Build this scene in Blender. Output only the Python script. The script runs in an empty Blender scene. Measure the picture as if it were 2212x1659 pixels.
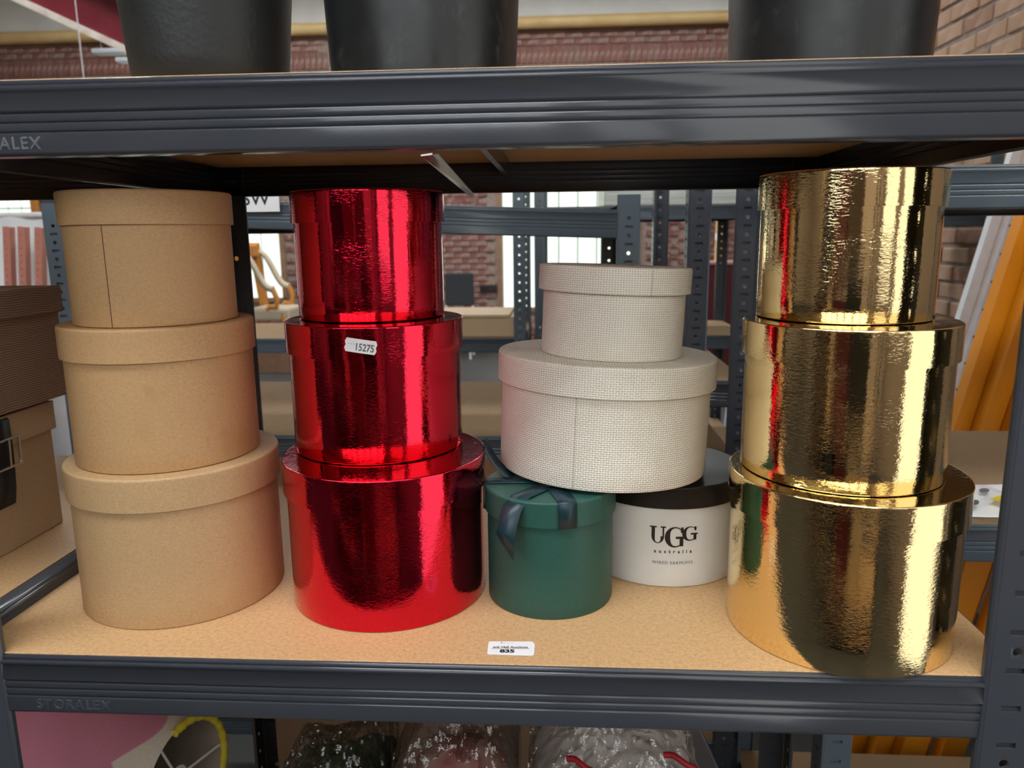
import bpy, bmesh, math, random
from mathutils import Vector, Matrix
random.seed(7)
S = bpy.context.scene
C = S.collection
PI = math.pi
sin, cos, tan = math.sin, math.cos, math.tan

# ------------------------------------------------------------------ camera
# units: metres; x right along the shelf, y away from the camera, z up; z = 0 is the top of the shelf board
IMG_W, IMG_H, F_PX = 2212.0, 1659.0, 1645.3
YAW, PITCH, ROLL = -0.0645257, 0.1921603, 0.0121306
EYE = Vector((0.4876, -0.5740, 0.3502))
def _axes():
    cy, sy, cp, sp = cos(YAW), sin(YAW), cos(PITCH), sin(PITCH)
    f = Vector((sy*cp, cy*cp, -sp)); r = Vector((cy, -sy, 0)); d = f.cross(r)
    return (cos(ROLL)*r + sin(ROLL)*d), (-sin(ROLL)*r + cos(ROLL)*d), f
RIGHT, DOWN, FWD = _axes()
cam = bpy.data.cameras.new('camera'); cam.sensor_width = 36.0
cam.lens = F_PX/IMG_W*36.0; cam.clip_start = 0.02; cam.clip_end = 60
cam.dof.use_dof = True; cam.dof.focus_distance = 0.74; cam.dof.aperture_fstop = 9.5
camo = bpy.data.objects.new('camera', cam); C.objects.link(camo)
m = Matrix((RIGHT, -DOWN, -FWD)).transposed().to_4x4(); m.translation = EYE
camo.matrix_world = m
S.camera = camo
def at(u, v, val, axis=1):
    """the point of the plane axis = val that the photograph shows at pixel u, v"""
    d = RIGHT*((u-IMG_W/2)/F_PX) + DOWN*((v-IMG_H/2)/F_PX) + FWD
    return EYE + d*((val-EYE[axis])/d[axis])

# ------------------------------------------------------------------ world, exposure
W = bpy.data.worlds.new('world'); S.world = W; W.use_nodes = True
W.node_tree.nodes['Background'].inputs[0].default_value = (0.8, 0.9, 1.0, 1)
W.node_tree.nodes['Background'].inputs[1].default_value = 0.6
S.view_settings.view_transform = 'Standard'; S.view_settings.look = 'None'
S.view_settings.exposure = 0.40; S.view_settings.gamma = 1.0
S.view_settings.use_curve_mapping = False
S.cycles.use_denoising = True
S.cycles.max_bounces = 6; S.cycles.diffuse_bounces = 3; S.cycles.glossy_bounces = 3
S.cycles.adaptive_threshold = 0.06
S.cycles.transmission_bounces = 4; S.cycles.transparent_max_bounces = 6
S.cycles.caustics_reflective = True
S.cycles.sample_clamp_indirect = 8.0
ROOF_GLOW, BACK_ROOF_GLOW, WINDOW_GLOW, DOOR_GLOW, FRONT_GLOW = 9.0, 30.0, 1.10, 1.10, 3.2

FLOOR = -1.10

# ------------------------------------------------------------------ materials
def mat(name, color=(.5,.5,.5), rough=.5, metal=0.0, **kw):
    M = bpy.data.materials.new(name); M.use_nodes = True
    b = M.node_tree.nodes['Principled BSDF']
    b.inputs['Base Color'].default_value = (*color, 1)
    b.inputs['Roughness'].default_value = rough; b.inputs['Metallic'].default_value = metal
    for k, v in kw.items(): b.inputs[k.replace('_', ' ')].default_value = v
    return M
def nodes(M): return M.node_tree.nodes, M.node_tree.links, M.node_tree.nodes['Principled BSDF']
def N(M, t, **kw):
    n = M.node_tree.nodes.new(t)
    for k, v in kw.items(): setattr(n, k, v)
    return n
def coords(M, scale=(1,1,1), kind='Object'):
    tc = N(M, 'ShaderNodeTexCoord'); mp = N(M, 'ShaderNodeMapping')
    mp.inputs['Scale'].default_value = scale
    M.node_tree.links.new(tc.outputs[kind], mp.inputs['Vector']); return mp.outputs[0]
def noise(M, vec, scale, detail=2, rough=.5, dist=0):
    n = N(M, 'ShaderNodeTexNoise'); n.inputs['Scale'].default_value = scale
    n.inputs['Detail'].default_value = detail; n.inputs['Roughness'].default_value = rough
    n.inputs['Distortion'].default_value = dist
    M.node_tree.links.new(vec, n.inputs['Vector']); return n.outputs['Fac']
def ramp(M, fac, stops):
    r = N(M, 'ShaderNodeValToRGB'); e = r.color_ramp.elements
    while len(e) < len(stops): e.new(.5)
    for k, (p, c) in enumerate(stops):
        e[k].position = p; e[k].color = (*c, 1) if len(c) == 3 else c
    M.node_tree.links.new(fac, r.inputs[0]); return r.outputs[0]
def mixc(M, fac, a, b, mode='MIX'):
    x = N(M, 'ShaderNodeMix', data_type='RGBA', blend_type=mode)
    L = M.node_tree.links
    for val, sock in ((fac, x.inputs[0]), (a, x.inputs[6]), (b, x.inputs[7])):
        if hasattr(val, 'links'): L.new(val, sock)
        elif isinstance(val, (int, float)): sock.default_value = val
        else: sock.default_value = (*val, 1)
    return x.outputs[2]
def bump(M, h, strength, dist, prev=None):
    b = N(M, 'ShaderNodeBump'); b.inputs['Strength'].default_value = strength; b.inputs['Distance'].default_value = dist
    M.node_tree.links.new(h, b.inputs['Height'])
    if prev: M.node_tree.links.new(prev, b.inputs['Normal'])
    return b.outputs[0]
def mth(M, op, a, b=None, c=None):
    n = N(M, 'ShaderNodeMath', operation=op)
    for k, v in enumerate((a, b, c)):
        if v is None: continue
        if hasattr(v, 'links'): M.node_tree.links.new(v, n.inputs[k])
        else: n.inputs[k].default_value = v
    return n.outputs[0]
def set_in(M, sock, out): M.node_tree.links.new(out, M.node_tree.nodes['Principled BSDF'].inputs[sock])

def mottled(name, c1, c2, scale, rough=.6, detail=3, bstr=.15, bdist=.0004, bscale=None, vscale=(1,1,1), **kw):
    M = mat(name, c1, rough, **kw); v = coords(M, vscale)
    f = noise(M, v, scale, min(detail, 2), .6)
    set_in(M, 'Base Color', ramp(M, f, [(.3, c1), (.7, c2)]))
    if bstr: set_in(M, 'Normal', bump(M, noise(M, v, bscale or scale*2, 1), bstr, bdist))
    return M

def make_paint(name, col):
    M = mat(name, col, .20, IOR=1.62); v = coords(M)
    set_in(M, 'Normal', bump(M, noise(M, v, 420, 2), .07, .0004))
    return M
PAINT = make_paint('anthracite_paint', (.049, .055, .068))
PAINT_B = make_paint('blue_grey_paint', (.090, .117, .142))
ZINC = mat('zinc_plate', (.62, .62, .60), .28, 1.0)
BRIGHT = mat('bright_steel', (.75, .73, .70), .22, 1.0)

def make_mdf(name='mdf_board', c=(.64, .40, .195)):
    M = mat(name, c, .55); v = coords(M)
    a = noise(M, v, 260, 3, .75); b = noise(M, v, 800, 1, .7); g = noise(M, v, 9, 1)
    col = ramp(M, a, [(.28, tuple(x*.74 for x in c)), (.52, c), (.75, tuple(min(1, x*1.16) for x in c))])
    col = mixc(M, mth(M, 'MULTIPLY', g, .18), col, (c[0]*.7, c[1]*.62, c[2]*.55))
    spk = ramp(M, b, [(.30, (.62, .52, .42)), (.40, (1, 1, 1))])
    set_in(M, 'Base Color', mixc(M, .8, col, spk, 'MULTIPLY'))
    set_in(M, 'Normal', bump(M, b, .12, .0003)); return M
MDF = make_mdf()
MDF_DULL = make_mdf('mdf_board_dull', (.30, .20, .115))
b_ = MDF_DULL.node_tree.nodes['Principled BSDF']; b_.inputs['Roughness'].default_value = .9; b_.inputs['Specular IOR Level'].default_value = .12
def make_kraft(name, c, stain=False):
    M = mat(name, c, .62); v = coords(M)
    a = noise(M, coords(M, (1, 1, 1.6)), 380, 2, .7); b = noise(M, v, 1500, 1, .6); g = noise(M, v, 16, 1)
    col = ramp(M, a, [(.3, tuple(x*.84 for x in c)), (.55, c), (.75, tuple(x*1.10 for x in c))])
    col = mixc(M, ramp(M, g, [(.35, (0,0,0)), (.75, (.35,.35,.35))]), col, tuple(x*.86 for x in c))
    spk = ramp(M, b, [(.23, (.58, .48, .38)), (.31, (1, 1, 1))])
    col = mixc(M, .75, col, spk, 'MULTIPLY')
    if stain:
        s = noise(M, coords(M, (9, 9, 6)), 1.9, 3, .6)
        col = mixc(M, ramp(M, s, [(.62, (0,0,0)), (.72, (.5,.5,.5))]), col, (c[0]*.74, c[1]*.66, c[2]*.5))
    set_in(M, 'Base Color', col); set_in(M, 'Normal', bump(M, a, .10, .0002)); return M
KRAFT = make_kraft('kraft_card', (.53, .318, .145))
KRAFT_ST = make_kraft('kraft_card_stained', (.53, .318, .145), True)
KRAFT_PALE = make_kraft('kraft_card_pale', (.53, .342, .172))
KRAFT_SIDE = make_kraft('kraft_card_dull', (.62, .45, .28))

def make_foil(name, col, rough=.07, coat=.0):
    M = mat(name, col, rough, 1.0)
    b = M.node_tree.nodes['Principled BSDF']; b.inputs['Coat Weight'].default_value = coat; b.inputs['Coat Roughness'].default_value = .08
    v = coords(M, (1, 1, 1)); vz = coords(M, (.55, .55, 1.5))
    n1 = noise(M, vz, 400, 2, .55, .6); n2 = noise(M, v, 60, 1, .5); n3 = noise(M, v, 14, 0, .5)
    patch = ramp(M, noise(M, v, 26, 2), [(.38, (.25,.25,.25)), (.62, (1,1,1))])
    h = mth(M, 'MULTIPLY', n1, patch)
    q = bump(M, h, .50, .00042)
    q = bump(M, n2, .12, .0006, q)
    q = bump(M, n3, .07, .0012, q)
    set_in(M, 'Normal', q); return M
RED_FOIL = make_foil('red_foil', (.74, .012, .045), .05, .30)
GOLD_FOIL = make_foil('gold_foil', (.90, .71, .38), .06, .0)

def make_burlap(name):
    M = mat(name, (.8, .74, .63), .85); L = M.node_tree.links
    uv = N(M, 'ShaderNodeTexCoord').outputs['UV']; ob = coords(M)
    sep = N(M, 'ShaderNodeSeparateXYZ'); L.new(uv, sep.inputs[0])
    wob = noise(M, ob, 140, 2); wob2 = noise(M, ob, 90, 2)
    u = mth(M, 'MULTIPLY_ADD', wob, .0011, sep.outputs[0]); v = mth(M, 'MULTIPLY_ADD', wob2, .0010, sep.outputs[1])
    cu = mth(M, 'MULTIPLY_ADD', mth(M, 'COSINE', mth(M, 'MULTIPLY', u, 2*PI/.00255)), .5, .5)
    cv = mth(M, 'MULTIPLY_ADD', mth(M, 'COSINE', mth(M, 'MULTIPLY', v, 2*PI/.00205)), .5, .5)
    hole = mth(M, 'MULTIPLY', mth(M, 'POWER', cu, .8), mth(M, 'POWER', cv, 1.5))
    fine = noise(M, ob, 900, 2)
    col = ramp(M, mth(M, 'MULTIPLY_ADD', fine, .12, hole), [(.05, (.95, .90, .80)), (.40, (.88, .82, .71)), (.80, (.58, .52, .43))])
    col = mixc(M, .5, col, ramp(M, noise(M, ob, 35, 3), [(.3, (.88,.86,.82)), (.7, (1,1,1))]), 'MULTIPLY')
    set_in(M, 'Base Color', col)
    su = mth(M, 'SINE', mth(M, 'MULTIPLY', u, PI/.00255)); sv = mth(M, 'SINE', mth(M, 'MULTIPLY', v, PI/.00205))
    wv = mth(M, 'MULTIPLY', su, sv)
    h = mth(M, 'SUBTRACT', mth(M, 'MULTIPLY', wv, .25), hole)
    set_in(M, 'Normal', bump(M, h, .7, .0006)); return M
BURLAP = make_burlap('cream_hessian')
GREEN = mottled('green_card', (.018, .082, .065), (.022, .096, .076), 300, .45, 3, .12, .0002)
WHITE_CARD = mottled('white_card', (.76, .77, .75), (.80, .80, .78), 40, .55, 3, .05, .0002)
BLACK_CARD = mottled('black_card', (.012, .010, .010), (.018, .015, .014), 60, .38, 3, .06, .0002)
RIBBON = mat('teal_satin', (.008, .034, .046), .36)
set_in(RIBBON, 'Normal', bump(RIBBON, noise(RIBBON, coords(RIBBON), 1400, 2), .15, .0002))
INK = mat('black_ink', (.012, .010, .010), .5)
INK_GREY = mat('grey_ink', (.12, .12, .125), .6)
LABEL = mottled('white_label', (.84, .84, .87), (.88, .88, .91), 60, .5, 2, 0)
BIN_MATTE = mottled('black_textured_plastic', (.011, .0125, .0135), (.015, .017, .018), 40, .5, 2, .35, .0008, 260)
BIN_GLOSS = mat('black_smooth_plastic', (.010, .0115, .013), .30)
set_in(BIN_GLOSS, 'Roughness', ramp(BIN_GLOSS, noise(BIN_GLOSS, coords(BIN_GLOSS), 22, 5, .7), [(.3, (.24,)*3), (.75, (.5,)*3)]))
set_in(BIN_GLOSS, 'Base Color', ramp(BIN_GLOSS, noise(BIN_GLOSS, coords(BIN_GLOSS, (1, 1, .6)), 55, 6, .75), [(.55, (.010, .0115, .013)), (.72, (.035, .038, .042))]))
WOVEN = None
def make_ribbed(name):
    M = mat(name, (.2, .12, .075), .8); v = coords(M)
    sep = N(M, 'ShaderNodeSeparateXYZ'); M.node_tree.links.new(v, sep.inputs[0])
    w = mth(M, 'MULTIPLY_ADD', noise(M, v, 30, 2), .004, sep.outputs[2])
    r = mth(M, 'MULTIPLY_ADD', mth(M, 'SINE', mth(M, 'MULTIPLY', w, 2*PI/.0027)), .5, .5)
    y = mth(M, 'MULTIPLY_ADD', mth(M, 'SINE', mth(M, 'MULTIPLY', sep.outputs[1], 2*PI/.0023)), .5, .5)
    k = mth(M, 'MULTIPLY', r, mth(M, 'MULTIPLY_ADD', y, .35, .65))
    set_in(M, 'Base Color', ramp(M, k, [(.15, (.22, .145, .10)), (.7, (.46, .31, .215))]))
    set_in(M, 'Normal', bump(M, k, .6, .0008)); return M
WOVEN = make_ribbed('brown_woven_paper')
LEATHER = mottled('black_leather', (.010, .010, .011), (.016, .015, .015), 200, .5, 3, .25, .0004, 700)
ORANGE = mottled('orange_enamel', (.80, .275, .006), (.84, .30, .008), 8, .38, 3, .05, .0003, 200)
ALU = mottled('aluminium', (.70, .73, .77), (.80, .82, .85), 30, .45, 3, .04, .0002, metal=0.15)
MAROON = mottled('maroon_paint', (.10, .010, .016), (.13, .014, .022), 6, .35, 3, .05, .0004, 90)
CABINET_RED = mottled('cabinet_red', (.085, .010, .014), (.11, .014, .018), 5, .45, 3, 0)
PINKISH = mat('pink_top', (.45, .24, .24), .5)
SALMON = mottled('salmon_paint', (.52, .20, .145), (.60, .25, .19), 14, .5, 3, 0)
WOOD_ORANGE = mottled('honey_wood', (.50, .19, .035), (.62, .26, .06), 7, .4, 4, 0, vscale=(1, 1, .2))
WOOD_PALE = mottled('worn_pale_wood', (.44, .36, .25), (.52, .43, .31), 9, .5, 3, 0)
TIMBER = mottled('brown_timber', (.22, .12, .07), (.30, .17, .10), 9, .6, 3, 0)
UPHOLSTERY = mottled('beige_cloth', (.42, .35, .25), (.50, .42, .31), 60, .8, 3, 0)
BLACK_FABRIC = mottled('charcoal_cloth', (.016, .017, .022), (.024, .026, .032), 50, .75, 3, 0)
YELLOW_TUBE = mottled('yellow_card', (.62, .40, .13), (.68, .45, .16), 12, .55, 2, 0)
CARD = make_kraft('corrugated_card', (.52, .37, .22))
PIPE = mottled('ochre_gutter', (.60, .41, .17), (.70, .50, .24), 4, .5, 3, 0)
PLASTER = mottled('white_plaster', (.74, .74, .70), (.84, .84, .80), 3, .8, 4, 0)
MORTAR = mottled('mortar', (.23, .17, .14), (.32, .25, .21), 20, .9, 4, .3, .003)
FLOOR_M = mottled('grey_concrete', (.030, .029, .028), (.045, .043, .041), 2.5, .6, 5, .1, .002)
ROOM = mottled('painted_brick', (.42, .33, .28), (.50, .40, .34), 1.5, .9, 4, 0)
def make_brick(name, c1, c2, c3):
    M = mat(name, c1, .85); oi = N(M, 'ShaderNodeObjectInfo').outputs['Random']; v = coords(M)
    base = ramp(M, oi, [(0, c1), (.45, c2), (1, c3)])
    col = mixc(M, ramp(M, noise(M, v, 14, 3, .65), [(.45, (0,0,0)), (.8, (.75,.75,.75))]), base, (.52, .40, .34))
    set_in(M, 'Base Color', col); set_in(M, 'Normal', bump(M, noise(M, v, 60, 2), .4, .004)); return M
BRICK_R = make_brick('brown_brick', (.30, .155, .10), (.40, .235, .15), (.46, .31, .20))
BRICK_B = make_brick('red_brick', (.165, .058, .045), (.215, .082, .062), (.20, .105, .085))
def glow(name, col, st):
    M = bpy.data.materials.new(name); M.use_nodes = True; nt = M.node_tree
    nt.nodes.remove(nt.nodes['Principled BSDF']); e = nt.nodes.new('ShaderNodeEmission')
    e.inputs[0].default_value = (*col, 1); e.inputs[1].default_value = st
    nt.links.new(e.outputs[0], nt.nodes['Material Output'].inputs[0]); return M
GLASS_LIT = glow('daylit_reeded_pane', (.88, 1.0, .87), WINDOW_GLOW)
ROOF_LIT = glow('daylit_roof_panel', (.93, .975, 1.0), ROOF_GLOW)
FRONT_LIT = glow('daylit_front_pane', (.96, .99, 1.0), FRONT_GLOW)
BACK_ROOF_LIT = glow('daylit_back_roof_panel', (.95, .985, 1.0), BACK_ROOF_GLOW)
DOOR_LIT = glow('daylit_door_panel', (1.0, .99, .95), DOOR_GLOW)
def make_film():
    M = bpy.data.materials.new('clear_film'); M.use_nodes = True; nt = M.node_tree
    nt.nodes.remove(nt.nodes['Principled BSDF'])
    t = nt.nodes.new('ShaderNodeBsdfTransparent'); t.inputs[0].default_value = (.95, .95, .94, 1)
    g = nt.nodes.new('ShaderNodeBsdfGlossy'); g.inputs['Roughness'].default_value = .12; g.inputs[0].default_value = (.95, .95, .95, 1)
    lw = nt.nodes.new('ShaderNodeLayerWeight'); lw.inputs[0].default_value = .28
    mx = nt.nodes.new('ShaderNodeMixShader'); mm = nt.nodes.new('ShaderNodeMath'); mm.operation = 'MULTIPLY_ADD'
    mm.inputs[1].default_value = .55; mm.inputs[2].default_value = .09
    nt.links.new(lw.outputs['Fresnel'], mm.inputs[0]); nt.links.new(mm.outputs[0], mx.inputs[0])
    nt.links.new(t.outputs[0], mx.inputs[1]); nt.links.new(g.outputs[0], mx.inputs[2])
    nt.links.new(mx.outputs[0], nt.nodes['Material Output'].inputs[0])
    nz = noise(M, coords(M), 55, 4, .6); b = bump(M, nz, .9, .004)
    nt.links.new(b, g.inputs['Normal']); nt.links.new(b, lw.inputs['Normal']); return M
FILM = make_film()
WHITE_SHEET = mottled('white_plastic_sheet', (.78, .79, .80), (.88, .88, .88), 7, .35, 4, .5, .02, 5)

# ------------------------------------------------------------------ mesh helpers
class MB:
    def __init__(s): s.v = []; s.f = []; s.uv = {}
    def add(s, vs, fs):
        o = len(s.v); s.v += [tuple(p) for p in vs]; s.f += [tuple(i+o for i in f) for f in fs]; return s
    def box(s, x0, x1, y0, y1, z0, z1):
        return s.add([(x0,y0,z0),(x1,y0,z0),(x1,y1,z0),(x0,y1,z0),(x0,y0,z1),(x1,y0,z1),(x1,y1,z1),(x0,y1,z1)],
                     [(0,3,2,1),(4,5,6,7),(0,1,5,4),(1,2,6,5),(2,3,7,6),(3,0,4,7)])
    def bevel_box(s, x0, x1, y0, y1, z0, z1, b=.003):
        bm = bmesh.new(); bmesh.ops.create_cube(bm, size=1)
        for v in bm.verts:
            v.co = Vector(((x0+x1)/2+v.co.x*(x1-x0), (y0+y1)/2+v.co.y*(y1-y0), (z0+z1)/2+v.co.z*(z1-z0)))
        bmesh.ops.bevel(bm, geom=bm.edges[:], offset=b, segments=2, affect='EDGES', profile=.5)
        bm.verts.index_update()
        s.add([v.co[:] for v in bm.verts], [tuple(v.index for v in f.verts) for f in bm.faces]); bm.free(); return s
    def lathe(s, prof, n=96, wob=0, ph=0.0, uvs=False, cap0=True, cap1=True):
        """prof: list of (r, z) from bottom to top, about the z axis"""
        o = len(s.v); k = len(prof)
        for j in range(n):
            a = 2*PI*j/n; w = 1 + wob*(.6*sin(2*a+ph) + .5*sin(3*a+ph*2.1) + .25*sin(7*a+ph*3.3))
            for r, z in prof: s.v.append((r*w*cos(a), r*w*sin(a), z))
        for j in range(n):
            j2 = (j+1) % n
            for i in range(k-1):
                s.f.append((o+j*k+i, o+j2*k+i, o+j2*k+i+1, o+j*k+i+1))
        if cap0: s.f.append(tuple(o+j*k for j in range(n-1, -1, -1)))
        if cap1: s.f.append(tuple(o+j*k+k-1 for j in range(n)))
        return s
    def tube(s, pts, r, n=10, cap=True):
        pts = [Vector(p) for p in pts]; o = len(s.v); up = Vector((0,0,1)); prev = None
        rs = r if isinstance(r, (list, tuple)) else [r]*len(pts)
        for i, p in enumerate(pts):
            t = (pts[min(i+1, len(pts)-1)] - pts[max(i-1, 0)]).normalized()
            if prev is None:
                a = t.cross(up if abs(t.z) < .95 else Vector((1,0,0))).normalized()
            else:
                a = (prev - t*prev.dot(t)).normalized()
            prev = a; b = t.cross(a)
            for j in range(n):
                g = 2*PI*j/n; s.v.append(tuple(p + (a*cos(g)+b*sin(g))*rs[i]))
        for i in range(len(pts)-1):
            for j in range(n):
                j2 = (j+1) % n
                s.f.append((o+i*n+j, o+i*n+j2, o+(i+1)*n+j2, o+(i+1)*n+j))
        if cap:
            s.f.append(tuple(o+j for j in range(n-1, -1, -1))); e = o+(len(pts)-1)*n
            s.f.append(tuple(e+j for j in range(n)))
        return s
    def prism(s, poly, vec, origin=(0,0,0)):
        """a flat outline (list of 3-d points) swept along vec"""
        o = Vector(origin); vec = Vector(vec); k = len(poly)
        a = [o+Vector(p) for p in poly]; b = [p+vec for p in a]
        return s.add([tuple(p) for p in a+b], [tuple(range(k-1, -1, -1)), tuple(range(k, 2*k))] + [(i, (i+1) % k, k+(i+1) % k, k+i) for i in range(k)])
    def strip(s, a, b):
        o = len(s.v); n = len(a)
        for p, q in zip(a, b): s.v += [tuple(p), tuple(q)]
        s.f += [(o+2*i, o+2*i+1, o+2*i+3, o+2*i+2) for i in range(n-1)]; return s
    def xf(s, M): s.v = [tuple(M @ Vector(p)) for p in s.v]; return s
    def mesh(s, name):
        me = bpy.data.meshes.new(name); me.from_pydata(s.v, [], s.f); me.update(); return me
    def build(s, name, material, parent=None, smooth=None, solid=0, off=0):
        me = s.mesh(name); me.materials.append(material)
        return link(name, me, parent, smooth, solid, off)
def link(name, me, parent=None, smooth=None, solid=0, off=0, loc=None):
    o = bpy.data.objects.new(name, me); C.objects.link(o)
    if parent is not None: o.parent = parent
    if loc is not None: o.location = loc
    if smooth:
        for p in me.polygons: p.use_smooth = True
        try: me.set_sharp_from_angle(angle=math.radians(smooth))
        except Exception: pass
    if solid:
        md = o.modifiers.new('thickness', 'SOLIDIFY'); md.thickness = solid; md.offset = off
    return o
def tag(o, label, cat, group=None):
    o['label'] = label; o['category'] = cat
    if group: o['group'] = group
    return o
def thing(name, label, cat, loc=(0,0,0), rot=(0,0,0), group=None):
    o = bpy.data.objects.new(name, None); C.objects.link(o); o.empty_display_size = .05
    o.location = loc; o.rotation_euler = rot; return tag(o, label, cat, group)
def struct(o): o['kind'] = 'structure'; return o
def text_mesh(s, size, spacing=1.0, extrude=0.0, offset=0.0, bev=0.0):
    cu = bpy.data.curves.new('lettering', 'FONT'); cu.body = s; cu.size = size; cu.space_character = spacing
    cu.align_x = 'CENTER'; cu.align_y = 'CENTER'; cu.extrude = extrude; cu.offset = offset; cu.bevel_depth = bev
    cu.resolution_u = 4
    ob = bpy.data.objects.new('lettering', cu); C.objects.link(ob)
    dg = bpy.context.evaluated_depsgraph_get(); dg.update()
    me = bpy.data.meshes.new_from_object(ob.evaluated_get(dg)); bpy.data.objects.remove(ob); bpy.data.curves.remove(cu)
    return me
def place_text(name, s, size, material, parent, fn, **kw):
    """lettering whose flat x, y (and depth) are put onto a surface by fn"""
    me = text_mesh(s, size, **kw)
    for v in me.vertices: v.co = fn(v.co.x, v.co.y, v.co.z)
    me.materials.clear(); me.materials.append(material); me.update()
    return link(name, me, parent)

# ------------------------------------------------------------------ the room
ROOM_X0, ROOM_X1, ROOM_Y0, ROOM_Y1, CEIL = -8.2, 6.0, -4.0, 9.5, 3.6
RW = 2.10; RW_END = 3.55
struct(MB().box(ROOM_X0, ROOM_X1, ROOM_Y0, ROOM_Y1+.3, FLOOR-.1, FLOOR).build('floor', FLOOR_M))
struct(MB().box(ROOM_X0, ROOM_X1, ROOM_Y0, ROOM_Y1+.3, CEIL, CEIL+.1).build('ceiling', PLASTER))
struct(MB().box(ROOM_X0-.2, ROOM_X0, ROOM_Y0, ROOM_Y1+.3, FLOOR, CEIL).build('wall_left', ROOM))
FX0, FX1, FZ0, FZ1 = -3.3, 1.75, .95, 3.0
struct(MB().box(ROOM_X0, FX0, ROOM_Y0-.2, ROOM_Y0, FLOOR, CEIL).box(FX1, ROOM_X1, ROOM_Y0-.2, ROOM_Y0, FLOOR, CEIL).box(FX0, FX1, ROOM_Y0-.2, ROOM_Y0, FLOOR, FZ0).box(FX0, FX1, ROOM_Y0-.2, ROOM_Y0, FZ1, CEIL).build('wall_front', ROOM))
fr = MB().box(FX0, FX1, ROOM_Y0-.12, ROOM_Y0-.06, FZ0, FZ0+.06).box(FX0, FX1, ROOM_Y0-.12, ROOM_Y0-.06, FZ1-.06, FZ1)
for k in range(8): fr.box(FX0+k*(FX1-FX0-.12)/7, FX0+.12+k*(FX1-FX0-.12)/7, ROOM_Y0-.12, ROOM_Y0-.06, FZ0+.06, FZ1-.06)
fr = struct(fr.build('window_8', TIMBER))
for k in range(7):
    xk = FX0+.12+k*(FX1-FX0-.12)/7
    MB().box(xk, xk+(FX1-FX0-.12)/7-.12, ROOM_Y0-.10, ROOM_Y0-.08, FZ0+.06, FZ1-.06).build('pane', FRONT_LIT, fr)
struct(MB().box(ROOM_X1, ROOM_X1+.2, ROOM_Y0, ROOM_Y1+.3, FLOOR, CEIL).build('wall_far_right', ROOM))
# roof lights: translucent panels set into the ceiling
for k, (x0, x1, y0, y1) in enumerate([(-3.4, 1.9, -1.75, -.95), (-4.0, 1.6, 4.5, 4.75), (-5.5, 3.5, 7.3, 7.55)]):
    w = MB(); w.box(x0-.06, x1+.06, y0-.06, y0, CEIL-.06, CEIL); w.box(x0-.06, x1+.06, y1, y1+.06, CEIL-.06, CEIL)
    w.box(x0-.06, x0, y0, y1, CEIL-.06, CEIL); w.box(x1, x1+.06, y0, y1, CEIL-.06, CEIL)
    fr = struct(w.build('window_%d' % (k+9), PLASTER))
    MB().box(x0, x1, y0, y1, CEIL-.03, CEIL-.015).build('pane', ROOF_LIT if k < 1 else BACK_ROOF_LIT, fr)
# right wall: brick, with a daylit door behind the camera's right shoulder
DY0, DY1, DZ1 = -1.45, -.25, 2.3
WY0, WY1, WZ0, WZ1 = -3.5, -1.75, .15, 2.3
w = MB(); w.box(RW, RW+.25, ROOM_Y0, WY0, FLOOR, CEIL); w.box(RW, RW+.25, WY1, DY0, FLOOR, CEIL); w.box(RW, RW+.25, DY1, RW_END, FLOOR, CEIL); w.box(RW, RW+.25, DY0, DY1, DZ1, CEIL)
w.box(RW, RW+.25, WY0, WY1, FLOOR, WZ0); w.box(RW, RW+.25, WY0, WY1, WZ1, CEIL)
wall_r = struct(w.build('wall_right', MORTAR))
d = struct(MB().box(RW+.05, RW+.1, DY0, DY0+.05, FLOOR, DZ1).box(RW+.05, RW+.1, DY1-.05, DY1, FLOOR, DZ1).box(RW+.05, RW+.1, DY0, DY1, DZ1-.05, DZ1).build('door_1', PLASTER))
MB().box(RW+.06, RW+.08, DY0+.05, DY1-.05, FLOOR, DZ1-.05).build('pane', DOOR_LIT, d)
d = struct(MB().box(RW+.05, RW+.1, WY0, WY0+.05, WZ0, WZ1).box(RW+.05, RW+.1, WY1-.05, WY1, WZ0, WZ1).box(RW+.05, RW+.1, WY0, WY1, WZ1-.05, WZ1).box(RW+.05, RW+.1, WY0, WY1, WZ0, WZ0+.05).build('window_7', PLASTER))
for k in range(3):
    yk = WY0+.05+k*(WY1-WY0-.1)/3
    MB().box(RW+.06, RW+.08, yk+.02, yk+(WY1-WY0-.1)/3-.02, WZ0+.05, WZ1-.05).build('pane', DOOR_LIT, d)
bm_ = MB().bevel_box(-.006, .012, -.1025, .1025, -.0305, .0305, .006).mesh('brick'); bm_.materials.append(BRICK_R)
for i in range(29):
    z = -.567 + i*.0745
    for j in range(10):
        y = 1.29 + j*.215 + (.107 if i % 2 else 0)
        if y > 3.42: continue
        o = link('brick', bm_, wall_r, loc=(RW+random.uniform(-.004, .003), y+random.uniform(-.003, .003), z+random.uniform(-.003, .003)))
        o.rotation_euler = (random.uniform(-.012, .012), 0, 0)
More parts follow.
